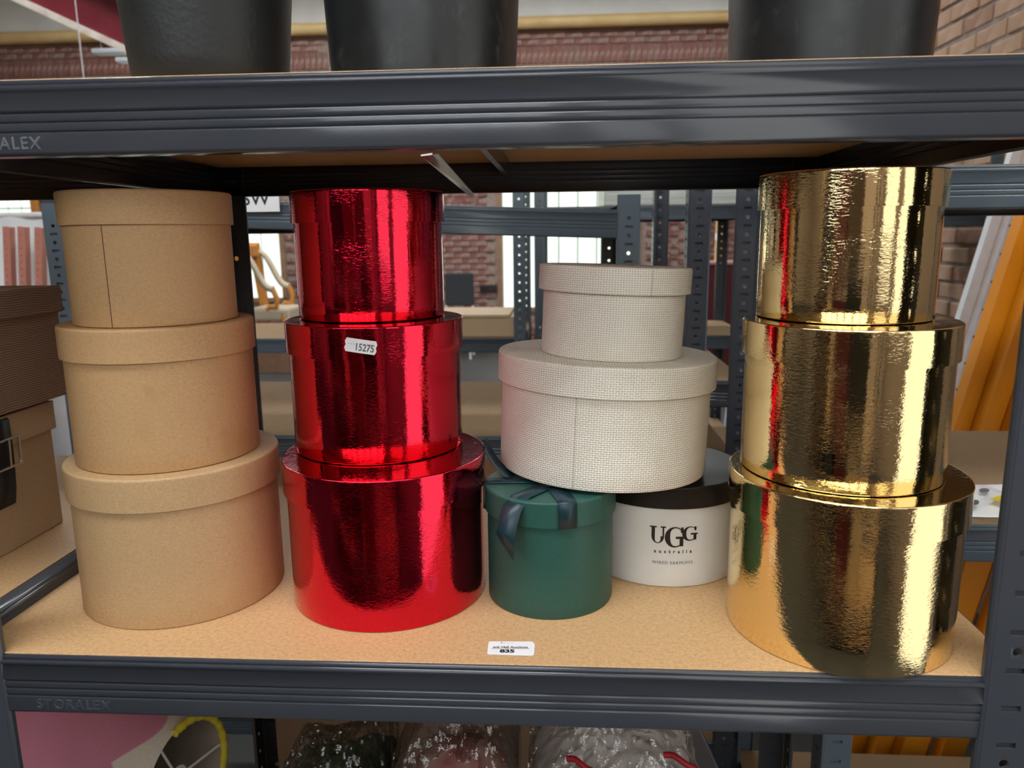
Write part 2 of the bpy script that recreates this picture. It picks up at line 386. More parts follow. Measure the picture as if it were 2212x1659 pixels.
# back wall: red brick with two big windows
WY = 9.5
WIN = [(-5.4, -3.18, -.45, 1.75), (-.32, 1.50, -.60, 1.75), (-9.9, -6.25, -.2, 2.0)]
WTOP = 2.80
w = MB()
xs = sorted([ROOM_X0, ROOM_X1] + [x for q in WIN[:2] for x in q[:2]])
w.box(ROOM_X0, -5.4, WY, WY+.25, FLOOR, WTOP); w.box(-3.18, -.32, WY, WY+.25, FLOOR, WTOP); w.box(1.50, ROOM_X1, WY, WY+.25, FLOOR, WTOP)
for q in WIN[:2]:
    w.box(q[0], q[1], WY, WY+.25, FLOOR, q[2]); w.box(q[0], q[1], WY, WY+.25, q[3], WTOP)
wall_b = struct(w.build('wall_back', MORTAR))
struct(MB().box(ROOM_X0, ROOM_X1, WY-.02, WY+.25, WTOP+.05, CEIL).build('trim_1', PLASTER))
struct(MB().box(ROOM_X0, ROOM_X1, WY-.03, WY+.25, WTOP, WTOP+.05).build('trim_2', TIMBER))
tag(MB().tube([(ROOM_X0+.01, WY-.11, WTOP+.10), (ROOM_X1-.01, WY-.11, WTOP+.10)], .075, 16).build('gutter_pipe', PIPE, smooth=40),
    'long ochre pipe running along the top of the brick wall', 'pipe')
# bricks of the back wall where the photograph lets one see them
sold = MB().bevel_box(-.0325, .0325, -.02, .012, -.1025, .1025, .006).mesh('brick'); sold.materials.append(BRICK_B)
stre = MB().bevel_box(-.1025, .1025, -.02, .012, -.0325, .0325, .006).mesh('brick'); stre.materials.append(BRICK_B)
cnt = 0; rest = MB()
def put_brick(me, half, x, z):
    global cnt
    dy = random.uniform(-.006, .004)
    if cnt < 290:
        link('brick', me, wall_b, loc=(x, WY+dy, z)); cnt += 1
    else:
        rest.box(x-half[0], x+half[0], WY-.02+dy, WY+.012, z-half[1], z+half[1])
for (x0, x1) in [(-.2, 3.0), (-7.6, -4.9), (-3.0, -2.4)]:      # soldier courses over the windows
    for r, z in enumerate((2.55, 2.32)):
        n = int((x1-x0)/.075)
        for k in range(n): put_brick(sold, (.0325, .1025), x0 + k*.075 + (.03 if r else 0), z)
    for r in range(2):
        z = 2.695 + r*.075
        for k in range(int((x1-x0)/.215)): put_brick(stre, (.1025, .0325), x0+.1 + k*.215 + (.107 if r % 2 else 0), z)
for r in range(18):                                               # pier beside the window
    for k in range(4):
        x = -1.12 + k*.215 + (.107 if r % 2 else 0)
        if x < -.45: put_brick(stre, (.1025, .0325), x, -.72 + r*.075)
for r in range(9):                                                # above the red cabinet
    for k in range(4): put_brick(stre, (.1025, .0325), 2.1 + k*.215 + (.107 if r % 2 else 0), .0 + r*.075)
SOLDIER = [(-.2, 3.0), (-7.6, -4.9), (-3.0, -2.4)]
for r in range(51):                                               # the rest of the wall, too far off to pick apart
    z = -1.06 + r*.075
    for k in range(66):
        x = ROOM_X0 + .11 + k*.215 + (.107 if r % 2 else 0)
        if any(q[0]-.14 < x < q[1]+.14 and q[2]-.10 < z < q[3]+.10 for q in WIN[:2]): continue
        if z > 2.18 and any(a-.13 < x < b+.10 for a, b in SOLDIER): continue
        if (-1.25 < x < -.33 and -.76 < z < .60) or (1.99 < x < 2.97 and -.04 < z < .64) or x > ROOM_X1-.12 or z > 2.76: continue
        dy = random.uniform(-.006, .004); rest.box(x-.1025, x+.1025, WY-.02+dy, WY+.012, z-.0325, z+.0325)
if rest.v:
    o = rest.build('brickwork', BRICK_B, wall_b); o['kind'] = 'stuff'
for k, q in enumerate(WIN[:2]):
    fr = MB(); fr.box(q[0]-.02, q[0]+.05, WY-.03, WY+.12, q[2], q[3]); fr.box(q[1]-.05, q[1]+.02, WY-.03, WY+.12, q[2], q[3])
    fr.box(q[0], q[1], WY-.03, WY+.12, q[2]-.04, q[2]+.02); fr.box(q[0], q[1], WY-.03, WY+.12, q[3]-.03, q[3]+.04)
    win = struct(fr.build('window_%d' % (k+1), TIMBER))
    n = 7 if k else 8; pw = (q[1]-q[0]-.10)/n
    for j in range(n):
        for r, (z0, z1) in enumerate(((q[2]+.02, .52), (.535, q[3]-.03))):
            x0 = q[0]+.05+j*pw
            MB().box(x0+.012, x0+pw-.012, WY+.03, WY+.05, z0, z1).build('pane', GLASS_LIT, win)
    MB().box(q[0], q[1], WY+.055, WY+.07, q[2], q[3]).build('mullion_backing', mat('grey_mullion', (.30, .34, .32), .6), win)

# ------------------------------------------------------------------ slotted steel shelving
HB = .0545
def beam_profile():
    """(outward, z) of the pressed front face, from the top"""
    def shoulder(z, d1, k=1.0):       # pressed edge that turns from facing up to facing out, ending at outward d1
        th = [90, 78, 66, 60, 54, 48, 42, 36, 30, 20, 10, 0]; pts = [(0.0, 0.0)]
        for a0, a1 in zip(th, th[1:]):
            m = math.radians((a0+a1)/2); r = (.0044 if 30 <= a1 < 60 else .0006)*k; st = r*math.radians(a0-a1)
            pts.append((pts[-1][0]+st*sin(m), pts[-1][1]-st*cos(m)))
        return [(d1-pts[-1][0]+p[0], z+p[1]) for p in pts]
    p = [(-.016, -.0020), (-.0016, -.0020)] + shoulder(-.0020, .0002, .5) + [(.0002, -.0048), (.0002, -.0054)]
    p += shoulder(-.0056, .0017, .62) + [(.0017, -.0080), (.0008, -.0088), (.0018, -.0222), (.0016, -.0227)]
    for g in (.0232, .0300, .0368):
        p += [(.0012, -g), (.0008, -g-.0006), (-.0011, -g-.0010)] + shoulder(-g-.0014, .0012) + [(.0012, -g-.0050)]
    p += [(.0012, -.0522), (.0010, -.0532), (.0004, -.0540), (-.0006, -.0543), (-.014, -.0543)]
    return p
PROF = beam_profile()
def beam_mesh(p0, p1, out, paint, name='beam'):
    """pressed beam from p0 to p1 (top line), out = horizontal outward direction"""
    p0, p1, out = Vector(p0), Vector(p1), Vector(out); k = len(PROF); mb = MB()
    a = [p0 + out*d + Vector((0,0,z)) for d, z in PROF]; b = [p1 + out*d + Vector((0,0,z)) for d, z in PROF]
    mb.v = [tuple(q) for q in a+b]
    flip = (p1-p0).cross(out).z > 0
    mb.f = [((i, i+1, k+i+1, k+i) if flip else (i, k+i, k+i+1, i+1)) for i in range(k-1)]
    return mb
def flange(mb, w0, w1, L, feats, P, thick=.0016, xc=None):
    """perforated strip from w0 to w1 and 0 to L; P(w, z, depth) gives the point"""
    xc = (w0+w1)/2 if xc is None else xc; z = 0
    def quad(a, b, c, d, dep=0):
        o = len(mb.v); mb.v += [tuple(P(a, c, dep)), tuple(P(b, c, dep)), tuple(P(b, d, dep)), tuple(P(a, d, dep))]; mb.f.append((o, o+1, o+2, o+3))
    for zc, kind in feats:
        if kind == 'slot':
            hw, hh = .0078, .0028
            quad(w0, w1, z, zc-hh); quad(w0, xc-hw, zc-hh, zc+hh); quad(xc+hw, w1, zc-hh, zc+hh)
            o = len(mb.v)
            for dep in (0, .0030):
                mb.v += [tuple(P(xc-hw, zc-hh, dep)), tuple(P(xc+hw, zc-hh, dep)), tuple(P(xc+hw, zc+hh, dep)), tuple(P(xc-hw, zc+hh, dep))]
            mb.f += [(o, o+1, o+5, o+4), (o+1, o+2, o+6, o+5), (o+2, o+3, o+7, o+6), (o+3, o, o+4, o+7), (o+4, o+5, o+6, o+7)]
            z = zc+hh
        else:
            r, h = .0042, .0052
            quad(w0, w1, z, zc-h); quad(w0, xc-h, zc-h, zc+h); quad(xc+h, w1, zc-h, zc+h)
            n = 16; o = len(mb.v)
            for j in range(n):
                a = 2*PI*j/n; q = h/max(abs(cos(a)), abs(sin(a)))
                mb.v += [tuple(P(xc+r*cos(a), zc+r*sin(a), 0)), tuple(P(xc+q*cos(a), zc+q*sin(a), 0)), tuple(P(xc+r*cos(a), zc+r*sin(a), thick))]
            for j in range(n):
                j2 = (j+1) % n
                mb.f += [(o+3*j, o+3*j+1, o+3*j2+1, o+3*j2), (o+3*j+2, o+3*j, o+3*j2, o+3*j2+2)]
            z = zc+h
    quad(w0, w1, z, L)
def post_mesh(sx, sy, z0, z1, name='post', w=.040, step=.033, phase=.0, hole_every=1, front_holes=True):
    """angle post with its corner at x=0, y=0; front flange runs sx in x, side flange sy in y"""
    mb = MB(); L = z1-z0; feats = []; sf = []
    k = 0; z = .012+phase
    while z < L-.03:
        feats.append((z, 'slot')); sf.append((z+.0085, 'slot'))
        if front_holes and k % hole_every == 0: feats.append((z+step/2, 'hole'))
        sf.append((z+step*.75, 'hole'))
        z += step; k += 1
    flange(mb, .003, w, L, feats, lambda a, z, d: (sx*a, sy*d, z0+z), xc=.021)
    flange(mb, .003, w, L, sf, lambda a, z, d: (sx*d, sy*a, z0+z), xc=.021)
    # rounded corner and rolled inner edges
    def sweep(pl):
        o = len(mb.v)
        for x, y in pl: mb.v += [(sx*x, sy*y, z0), (sx*x, sy*y, z1)]
        for i in range(len(pl)-1): mb.f.append((o+2*i, o+2*i+1, o+2*i+3, o+2*i+2))
    sweep([(.003, 0), (.0009, .0009), (0, .003)])
    sweep([(w, 0), (w+.002, .0006), (w+.003, .0022), (w+.003, .006)])
    sweep([(0, w), (.0006, w+.002), (.0022, w+.003), (.006, w+.003)])
    return mb
def rack(name, label, x0, x1, y0, y1, levels, paint, group=None, posts='abcd', zlow=FLOOR, ztop=None, boards=True, rot=0, board_mat=None, phase=0, side_lift=0, hole_every=3, tilt_levels={}, no_side=''):
    """levels: heights of the board tops; posts a,b front left/right, c,d back"""
    t = thing(name, label, 'shelving', (x0, y0, zlow), (0, 0, rot), group)
    ztop = ztop if ztop is not None else max(levels)+.04
    wx, wy = x1-x0, y1-y0; H = ztop-zlow
    for key, (px, py, sx, sy) in dict(a=(0, 0, 1, 1), b=(wx, 0, -1, 1), c=(0, wy, 1, -1), d=(wx, wy, -1, -1)).items():
        if key in posts:
            o = post_mesh(sx, sy, 0, H, phase=phase, hole_every=hole_every).build('post', paint, t, solid=.0012); o.location = (px, py, 0)
    iw = .0052
    for z in levels:
        zz = z-zlow; tl = tilt_levels.get(z, 0)
        beam_mesh((iw, .003, zz+tl), (wx-iw, .003, zz-tl), (0, -1, 0), paint).build('front_beam', paint, t, smooth=55, solid=.0012, off=-1)
        beam_mesh((wx-iw, wy-.003, zz), (iw, wy-.003, zz), (0, 1, 0), paint).build('back_beam', paint, t, smooth=55, solid=.0012, off=-1)
        lift = side_lift if z == 0 else 0
        if 'l' not in no_side: beam_mesh((.006, wy-iw, zz+lift), (.006, iw, zz+lift), (1, 0, 0) if lift else (-1, 0, 0), paint).build('side_beam', paint, t, smooth=55, solid=.0012, off=-1)
        if 'r' not in no_side: beam_mesh((wx-.006, iw, zz), (wx-.006, wy-iw, zz), (1, 0, 0), paint).build('side_beam', paint, t, smooth=55, solid=.0012, off=-1)
        if boards:
            MB().bevel_box(.0075, wx-.0075, .0045, wy-.0045, zz-.0115-abs(tl)*1.1, zz-abs(tl)*1.1, .0007).build('shelf_board', board_mat or MDF, t)
    return t
XL, XR, DEPTH, UP = -.038, .868, .603, .4690
LOW = -.62
main = rack('shelving_rack', 'dark grey steel shelving bay holding the stacks of round boxes', XL, XR, -.002, DEPTH, [LOW, 0, UP], PAINT,
            side_lift=.0165, ztop=UP+.42, phase=.006, hole_every=3)
zl = FLOOR
for z in (0, UP):       # pressed maker's name on the front beams
    place_text('pressed_lettering', 'STORALEX', .0128, PAINT, main,
               lambda a, b, c, z=z: Vector((.0665+a-(XL if 0 else 0)+.0395-.0035, .002-.00125+.0005-c, b-.0467+z-zl)), spacing=1.12, extrude=.0005, bev=.00035)
# centre support under the upper board and the loose bright strip beneath it
MB().box(.445, .452, .01, DEPTH-.01, UP-zl-.034, UP-zl-.012).build('support_bar', PAINT, main)
s = MB().prism([(.423, .006, 0), (.4315, .006, .001), (.4335, .02, .003), (.3975, .59, .003), (.391, .59, 0)], (0, 0, .0012), (0, 0, UP-zl-.0605)).build('loose_strip', BRIGHT, main)
s['label'] = 'bright bent metal strip under the upper shelf'
# left-hand neighbour bay shares our left posts
rack('shelving_rack', 'next shelving bay at the left holding the strapped box', XL-.90, XL-.001, -.002, DEPTH, [LOW, 0, UP], PAINT, posts='ac', ztop=UP+.42, no_side='r')
# bay set back at the right, catching the light
RY = .465
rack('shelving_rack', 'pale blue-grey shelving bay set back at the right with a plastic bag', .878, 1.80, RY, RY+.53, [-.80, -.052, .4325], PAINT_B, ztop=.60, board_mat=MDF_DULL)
# row of bays behind
BY = .93
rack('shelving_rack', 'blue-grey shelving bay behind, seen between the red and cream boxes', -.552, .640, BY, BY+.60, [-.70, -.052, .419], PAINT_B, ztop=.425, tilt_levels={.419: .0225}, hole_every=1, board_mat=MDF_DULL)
rack('shelving_rack', 'dark shelving bay between the cream and gold boxes', .735, .868, BY+.02, BY+.62, [-.75, -.12, .06], PAINT, ztop=.52, hole_every=1, board_mat=MDF_DULL)
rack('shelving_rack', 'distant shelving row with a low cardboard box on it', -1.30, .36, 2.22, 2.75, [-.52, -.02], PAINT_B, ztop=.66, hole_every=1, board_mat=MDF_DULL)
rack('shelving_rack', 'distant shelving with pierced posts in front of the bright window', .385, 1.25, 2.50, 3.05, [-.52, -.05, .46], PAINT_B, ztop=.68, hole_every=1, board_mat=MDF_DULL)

# ------------------------------------------------------------------ round boxes
def add_uv(o, fn):
    me = o.data; uv = me.uv_layers.new(name='uv')
    for p in me.polygons:
        flat = abs(p.normal.z) > .8
        us = [fn(me.vertices[i].co) for i in p.vertices]
        mx = max(u for u, _ in us); mn = min(u for u, _ in us)
        for li, vi, (u, v) in zip(p.loop_indices, p.vertices, us):
            co = me.vertices[vi].co
            if flat: uv.data[li].uv = (co.x, co.y)
            else:
                per = fn.per
                uv.data[li].uv = (u + per if mx-mn > per/2 and u < 0 else u, v)
def cyl_uv(r):
    def f(co): return (math.atan2(co.y, co.x)*r, co.z)
    f.per = 2*PI*r; return f
def round_box(name, label, group, c, r, h, rl, lid_h, mb_, ml, wob=.0015, ph=0.0, tilt=None, edge=.0012, soft=.0015, seam=None, uvs=False, lid_off=(0, 0), lid_tilt=None):
    t = thing(name, label, 'box', c, tilt or (0, 0, 0), group)
    hb = h-.004
    body = MB().lathe([(r-edge, 0), (r-.0003, .0004), (r, edge)] + [(r, hb*k/6) for k in range(1, 6)] + [(r, hb)], 160, wob, ph).build('body', mb_, t, smooth=50)
    zb = h-lid_h
    prof = [(r+.0004, zb), (rl, zb), (rl, zb+.0006), (rl, zb+lid_h*.5), (rl, h-soft*2.2), (rl, h-soft)]
    for k in range(1, 6): a = PI/2*k/5; prof.append((rl-soft+soft*cos(a), h-soft+soft*sin(a)))
    prof += [(rl-soft*2, h), (rl*.6, h)]
    lid = MB().lathe(prof, 160, wob, ph+.7, cap0=False).build('lid', ml, t, smooth=40)
    lid.location = (lid_off[0], lid_off[1], 0)
    if lid_tilt:
        lid.rotation_euler = lid_tilt
    if uvs:
        add_uv(body, cyl_uv(r)); add_uv(lid, cyl_uv(rl))
    if seam:
        ang, z0, z1, sw = seam; a = math.radians(ang)
        MB().strip([(cos(a-sw)*(r+.0003), sin(a-sw)*(r+.0003), z) for z in (z0, z1)], [(cos(a+sw)*(r+.0003), sin(a+sw)*(r+.0003), z) for z in (z0, z1)]).build('seam', SEAM, t)
    return t
SEAM = mat('seam_shadow', (.11, .06, .03), .7)
SIZES = [(.0957, .1437, .0988, .0306), (.0842, .1305, .0872, .0296), (.0725, .1185, .0752, .0296)]
def set_of_three(prefix, labels, group, pos, mats, zs, lids=None, wob=.0012, soft=.0012, seams=(None,)*3, tilts=(None,)*3):
    z = 0; out = []
    for k in range(3):
        r, h, rl, lh = SIZES[k]; (x, y) = pos[k]
        h = zs[k+1]-zs[k]
        out.append(round_box('round_box', labels[k], group, (x, y, zs[k]+.0002*(k+1)), r, h-.0002, rl, lh, mats[k], mats[k] if not lids else lids[k], wob, ph=k*1.7+len(prefix), soft=soft, seam=seams[k], tilt=tilts[k]))
    return out
set_of_three('kraft', ['largest plain kraft round box, at the bottom of its stack', 'middle plain kraft round box with a faint stain, between two kraft boxes', 'smallest plain kraft round box, on top of the kraft stack with a side seam'],
             'plain kraft round boxes', [(.1027, .1397), (.0990, .1398), (.1003, .1375)], [KRAFT_PALE, KRAFT_ST, KRAFT], [0, .1440, .2745, .3930], seams=(None, None, (-92.2, 0, .088, .0042)), soft=.0022)
reds = set_of_three('redfoil', ['largest shiny red foil round box, at the bottom of its stack', 'middle shiny red foil round box with a white price sticker', 'smallest shiny red foil round box, on top of the red stack'],
             'shiny red foil round boxes', [(.3148, .1433), (.3030, .1740), (.2972, .1910)], [RED_FOIL]*3, [0, .1436, .2720, .3935])
set_of_three('gold', ['largest shiny gold foil round box, at the bottom jutting over the shelf edge', 'middle shiny gold foil round box, between two gold boxes', 'smallest shiny gold foil round box, on top of the gold stack'],
             'shiny gold foil round boxes', [(.7385, .0886), (.7352, .0964), (.7360, .1165)], [GOLD_FOIL]*3, [0, .1450, .2767, .3985])
# price sticker on the middle red lid
def on_cyl(cx, cy, r, a0, z0, lift):
    """flat sticker coordinates to the surface of an upright cylinder"""
    def f(x, y, dz=0):
        a = a0 + x/r; return Vector((cx+(r+lift)*cos(a), cy+(r+lift)*sin(a), z0+y))
    return f
def cyl_hit(u, v, cx, cy, r):
    d = RIGHT*((u-IMG_W/2)/F_PX) + DOWN*((v-IMG_H/2)/F_PX) + FWD
    ox, oy = EYE.x-cx, EYE.y-cy; a = d.x*d.x+d.y*d.y; b = 2*(ox*d.x+oy*d.y); c = ox*ox+oy*oy-r*r
    p = EYE + d*((-b-math.sqrt(b*b-4*a*c))/(2*a)); return math.atan2(p.y-cy, p.x-cx), p.z
R2 = (.3030, .1740, .0872)
A0, Z0 = cyl_hit(779, 748, *R2)
def rot2(x, y, a): return x*cos(a)-y*sin(a), x*sin(a)+y*cos(a)
st = thing('price_sticker', 'small white price sticker reading 15275 on the middle red box', 'sticker', (R2[0], R2[1], 0))
g0 = on_cyl(0, 0, R2[2], A0, Z0, .0004); g1 = on_cyl(0, 0, R2[2], A0, Z0, .00075)
TA = -.16; hw, hh = .0137, .0062
outl = []
for k in range(9): outl.append((-hw+.0260*k/8+ .0007, hh))
outl += [(hw+.0007, .003), (hw-.0002, 0), (hw+.0007, -.003)]
for k in range(9): outl.append((hw-.0007-.0260*k/8, -hh))
outl += [(-hw-.0007, -.003), (-hw+.0002, 0), (-hw-.0007, .003)]
mb = MB(); mb.v = [tuple(g0(*rot2(x, y, TA))) for x, y in outl] + [tuple(g0(*rot2(0, 0, TA)))]
mb.f = [(i, (i+1) % len(outl), len(outl)) for i in range(len(outl))]
mb.build('paper', LABEL, st, solid=.0002)
place_text('printed_number', '15275', .0083, INK_GREY, st, lambda a, b, c: g1(*rot2(a*.84+.0035, b*1.12-.0012, TA)), offset=.00012)
place_text('printed_line', '- - -', .004, INK_GREY, st, lambda a, b, c: g1(*rot2(a-.0085, b+.0015, TA)))

# cream hessian boxes: the lower one leans on the green and white boxes
TILT = (-.0137, .0407, 0)
nx, nz = tan(.0407), 1.0
nrm = Vector((tan(.0407), tan(.0137), 1)).normalized()
b2 = Vector((.5304, .2013, .1164))
big = round_box('round_box', 'large cream hessian round box resting on the green and white boxes', 'cream hessian round boxes', b2, .1059, .1167, .1107, .0287, BURLAP, BURLAP, .0012, .4, TILT, soft=.003, uvs=True, seam=(-107.3, .001, .088, .0014))
b1 = b2 + nrm*.1170 + Vector((.0035, -.0075, 0))
small = round_box('round_box', 'small cream hessian round box on top of the large hessian one', 'cream hessian round boxes', b1, .0703, .0868, .0752, .0245, BURLAP, BURLAP, .0012, 2.0, TILT, soft=.002, uvs=True)

HEM = mat('hessian_hem', (.42, .35, .26), .85)
e = [(cos(math.radians(-67.5)+q)*.07535, sin(math.radians(-67.5)+q)*.07535) for q in (-.0035, .0035)]
MB().strip([(*e[0], .0615), (*e[0], .0855)], [(*e[1], .0615), (*e[1], .0855)]).build('lid_seam', HEM, small)

# ------------------------------------------------------------------ green box with ribbon
GC = (.4775, .1392)
gb = round_box('round_box', 'small dark green round box tied with teal ribbon', None, (*GC, .0002), .0614, .1144, .0640, .0240, GREEN, GREEN, .0006, .2, soft=.0018)
def ribbon(parent, pts, wdir, width, name='ribbon'):
    n = len(pts); a = []; b = []
    for i, p in enumerate(pts):
        w = wdir[i] if isinstance(wdir, list) else wdir
        w = Vector(w).normalized()*width/2; a.append(Vector(p)+w); b.append(Vector(p)-w)
    return MB().strip(a, b).build(name, RIBBON, parent, smooth=80, solid=.0004)
RT = .1150; RLD = .0640
def side_ribbon(ang):
    a = math.radians(ang); e = Vector((cos(a), sin(a), 0)); tdir = Vector((-sin(a), cos(a), 0))
    pts = [e*(RLD*k) + Vector((0, 0, RT+.0006)) for k in (.1, .4, .7, .9)] + [e*(RLD*.985)+Vector((0,0,RT)), e*(RLD+.0007)+Vector((0,0,RT-.0018)), e*(RLD+.0009)+Vector((0,0,.104)), e*(RLD+.0009)+Vector((0,0,.0903)), e*(RLD-.001)+Vector((0,0,.0896))]
    return ribbon(gb, pts, tdir, .0175)
side_ribbon(-75); side_ribbon(183)
tail = [(.0, -.012, RT+.0007), (-.012, -.030, RT+.0009), (-.026, -.050, RT+.0012), (-.0335, -.0605, .108), (-.0365, -.0665, .099), (-.0385, -.0690, .088), (-.0400, -.0700, .0775)]
tw = [(.9, -.25, 0)]*2 + [(.85, -.35, .0), (.85, -.40, -.1), (.85, -.42, -.22), (.85, -.42, -.28), (.85, -.42, -.32)]
n = len(tail); a_, b_ = [], []
for i, p in enumerate(tail):
    w = Vector(tw[i]).normalized()*.0095; a_.append(Vector(p)+w); b_.append(Vector(p)-w)
a_[-1] += Vector((0, -.0005, -.0105)); b_[-1] += Vector((0, 0, .006))
MB().strip(a_, b_).build('ribbon_tail', RIBBON, gb, smooth=80, solid=.0004)
# the other tail sticks up between the red and the cream box
up_t = [at(1112, 1034, .150), at(1094, 1022, .155), at(1072, 1000, .160), at(1056, 975, .163), at(1047, 948, .165)]
ribbon(gb, [p-Vector((*GC, .0002)) for p in up_t], [Vector((.25, .9, .1)), Vector((.4, .8, .35)), Vector((.5, .7, .4)), Vector((.5, .7, .3)), Vector((.3, .9, .1))], .0100, 'ribbon_tail')

# ------------------------------------------------------------------ white and black box
UC = (.599, .2321); UR = .0828
ub = round_box('round_box', 'white round box with black lid and printed logo', None, (*UC, .0002), UR, .1058, .0858, .0220, WHITE_CARD, BLACK_CARD, .0006, 1.1, soft=.0015)
UA, UZ = cyl_hit(1455, 1158, *UC, UR)
def ugg_map(x, y, lift=.0004): 
    a = UA + x/UR; return Vector(((UR+lift)*cos(a), (UR+lift)*sin(a), UZ+y-.0002))
def arc_band(cx, cy, rx, ry, t0, t1, w0, w1, n=26):
    """stroke of changing width along an ellipse, as quads"""
    out = []; inn = []
    for k in range(n+1):
        f = k/n; a = math.radians(t0+(t1-t0)*f)
        nx_, ny_ = cos(a), sin(a); w = w0+(w1-w0)*(.5-.5*cos(2*PI*f))
        out.append((cx+rx*nx_, cy+ry*ny_)); inn.append((cx+(rx-w)*nx_, cy+(ry-w*.55)*ny_))
    return out, inn
def logo_letter(name, strokes, quads):
    mb = MB()
    for o_, i_ in strokes:
        k = len(mb.v)
        for p, q in zip(o_, i_): mb.v += [tuple(ugg_map(*p)), tuple(ugg_map(*q))]
        mb.f += [(k+2*j, k+2*j+1, k+2*j+3, k+2*j+2) for j in range(len(o_)-1)]
    for q in quads:
        k = len(mb.v)
        # split wide bars so that they follow the curve
        (x0, y0), (x1, y1), (x2, y2), (x3, y3) = q
        for j in range(5):
            f = j/4; mb.v += [tuple(ugg_map(x0+(x1-x0)*f, y0+(y1-y0)*f)), tuple(ugg_map(x3+(x2-x3)*f, y3+(y2-y3)*f))]
        mb.f += [(k+2*j, k+2*j+1, k+2*j+3, k+2*j+2) for j in range(4)]
    return mb.build(name, INK, ub)
def rect(x0, x1, y0, y1): return ((x0, y0), (x1, y0), (x1, y1), (x0, y1))
mm = .001
def G(cx, cy, rx, ry, s):
    return [arc_band(cx, cy, rx, ry, 42, 330, .0012*s, .0046*s)], [rect(cx+.1*rx, cx+rx*1.05, cy-.16*ry, cy+.06*ry), rect(cx+.50*rx, cx+.88*rx, cy-.88*ry, cy-.1*ry), rect(cx+.60*rx, cx+.86*rx, cy+.42*ry, cy+.95*ry)]
# U with serifs
logo_letter('logo_letter', [arc_band(-.0155, -.0005, .0062, .0075, 180, 360, .0034, .0016)],
            [rect(-.0217, -.0183, -.0010, .0095), rect(-.0109, -.0093, -.0010, .0095), rect(-.0234, -.0166, .0085, .0099), rect(-.0128, -.0076, .0085, .0099)])
logo_letter('logo_letter', *G(.0012, -.0012, .0098, .0108, 1.15))
logo_letter('logo_letter', *G(.0163, .0022, .0078, .0076, .9))
place_text('printed_text', 'australia', .0050, INK, ub, lambda a, b, c: ugg_map(a, b-.0165), spacing=2.05, offset=.00013)
place_text('printed_text', 'WIRED EARMUFFS', .0044, INK_GREY, ub, lambda a, b, c: ugg_map(a, b-.0285), spacing=1.18)
place_text('printed_mark', '.', .006, INK, ub, lambda a, b, c: ugg_map(a+.0248, b+.0098))

# ------------------------------------------------------------------ lot sticker on the board
p0 = at(1105, 1402, 0, 2)
ls = thing('lot_label', 'white lot label reading 835 stuck to the shelf front', 'label', (p0.x, p0.y, .0001), (0, 0, .03))
def rrect(w, h, r=.0025, n=4):
    o = []
    for cx, cy, a in ((w/2-r, h/2-r, 0), (-w/2+r, h/2-r, 90), (-w/2+r, -h/2+r, 180), (w/2-r, -h/2+r, 270)):
        for k in range(n+1): g = math.radians(a+90*k/n); o.append((cx+r*cos(g), cy+r*sin(g)))
    return o
MB().prism([(x-.0008, y+.0012, 0) for x, y in rrect(.0395, .0215)], (0, 0, .0003)).build('under_label', LABEL, ls)
MB().prism([(x*cos(-.05)-y*sin(-.05)+.0006, x*sin(-.05)+y*cos(-.05)-.0005, .0003) for x, y in rrect(.0385, .0205)], (0, 0, .0003)).build('paper', LABEL, ls)
place_text('printed_line', 'ank Hall Auctions', .0042, INK, ls, lambda a, b, c: Vector((a-.001, b*1.05+.0016, .0007)), offset=.0001)
MB().box(-.0175, .0155, -.0006, -.0003, .0006, .0007).build('underline', INK, ls)
place_text('printed_number', '835', .0068, INK, ls, lambda a, b, c: Vector((a*1.25-.0035, b-.0048, .0007)), offset=.00035)
place_text('printed_line', 'B..- -- - -', .0034, INK_GREY, ls, lambda a, b, c: Vector((a-.004, b+.0088, .0007)))

# ------------------------------------------------------------------ black bins on the upper shelf
def bin_(label, cx, cy, r0, r1, h, M, ph):
    t = thing('plant_bin', label, 'bin', (cx, cy, UP+.0003), (0, 0, ph), 'black bins on the upper shelf')
    prof = [(r0-.004, 0), (r0, .004)] + [(r0+(r1-r0)*k/8, h*k/8) for k in range(1, 9)]
    prof += [(r1+.004, h), (r1+.004, h+.012), (r1-.003, h+.012), (r1-.003, h-.002), (r0-.006, .006)]
    MB().lathe(prof, 96, .001, ph).build('shell', M, t, smooth=40)
    MB().lathe([(r1+.0045, h-.016), (r1+.006, h-.013), (r1+.006, h+.010), (r1+.0042, h+.0125)], 96, .001, ph, cap0=False, cap1=False).build('rim', M, t, smooth=40)
bin_('matt textured black bin, leftmost on the upper shelf', .1900, .100, .0621, .0800, .195, BIN_MATTE, .3)
bin_('smooth black bin in the middle of the upper shelf', .3735, .100, .0764, .0860, .20, BIN_GLOSS, 1.2)
bin_('glossy scuffed black bin, rightmost on the upper shelf', .7040, .100, .0766, .0845, .22, BIN_GLOSS, 2.4)

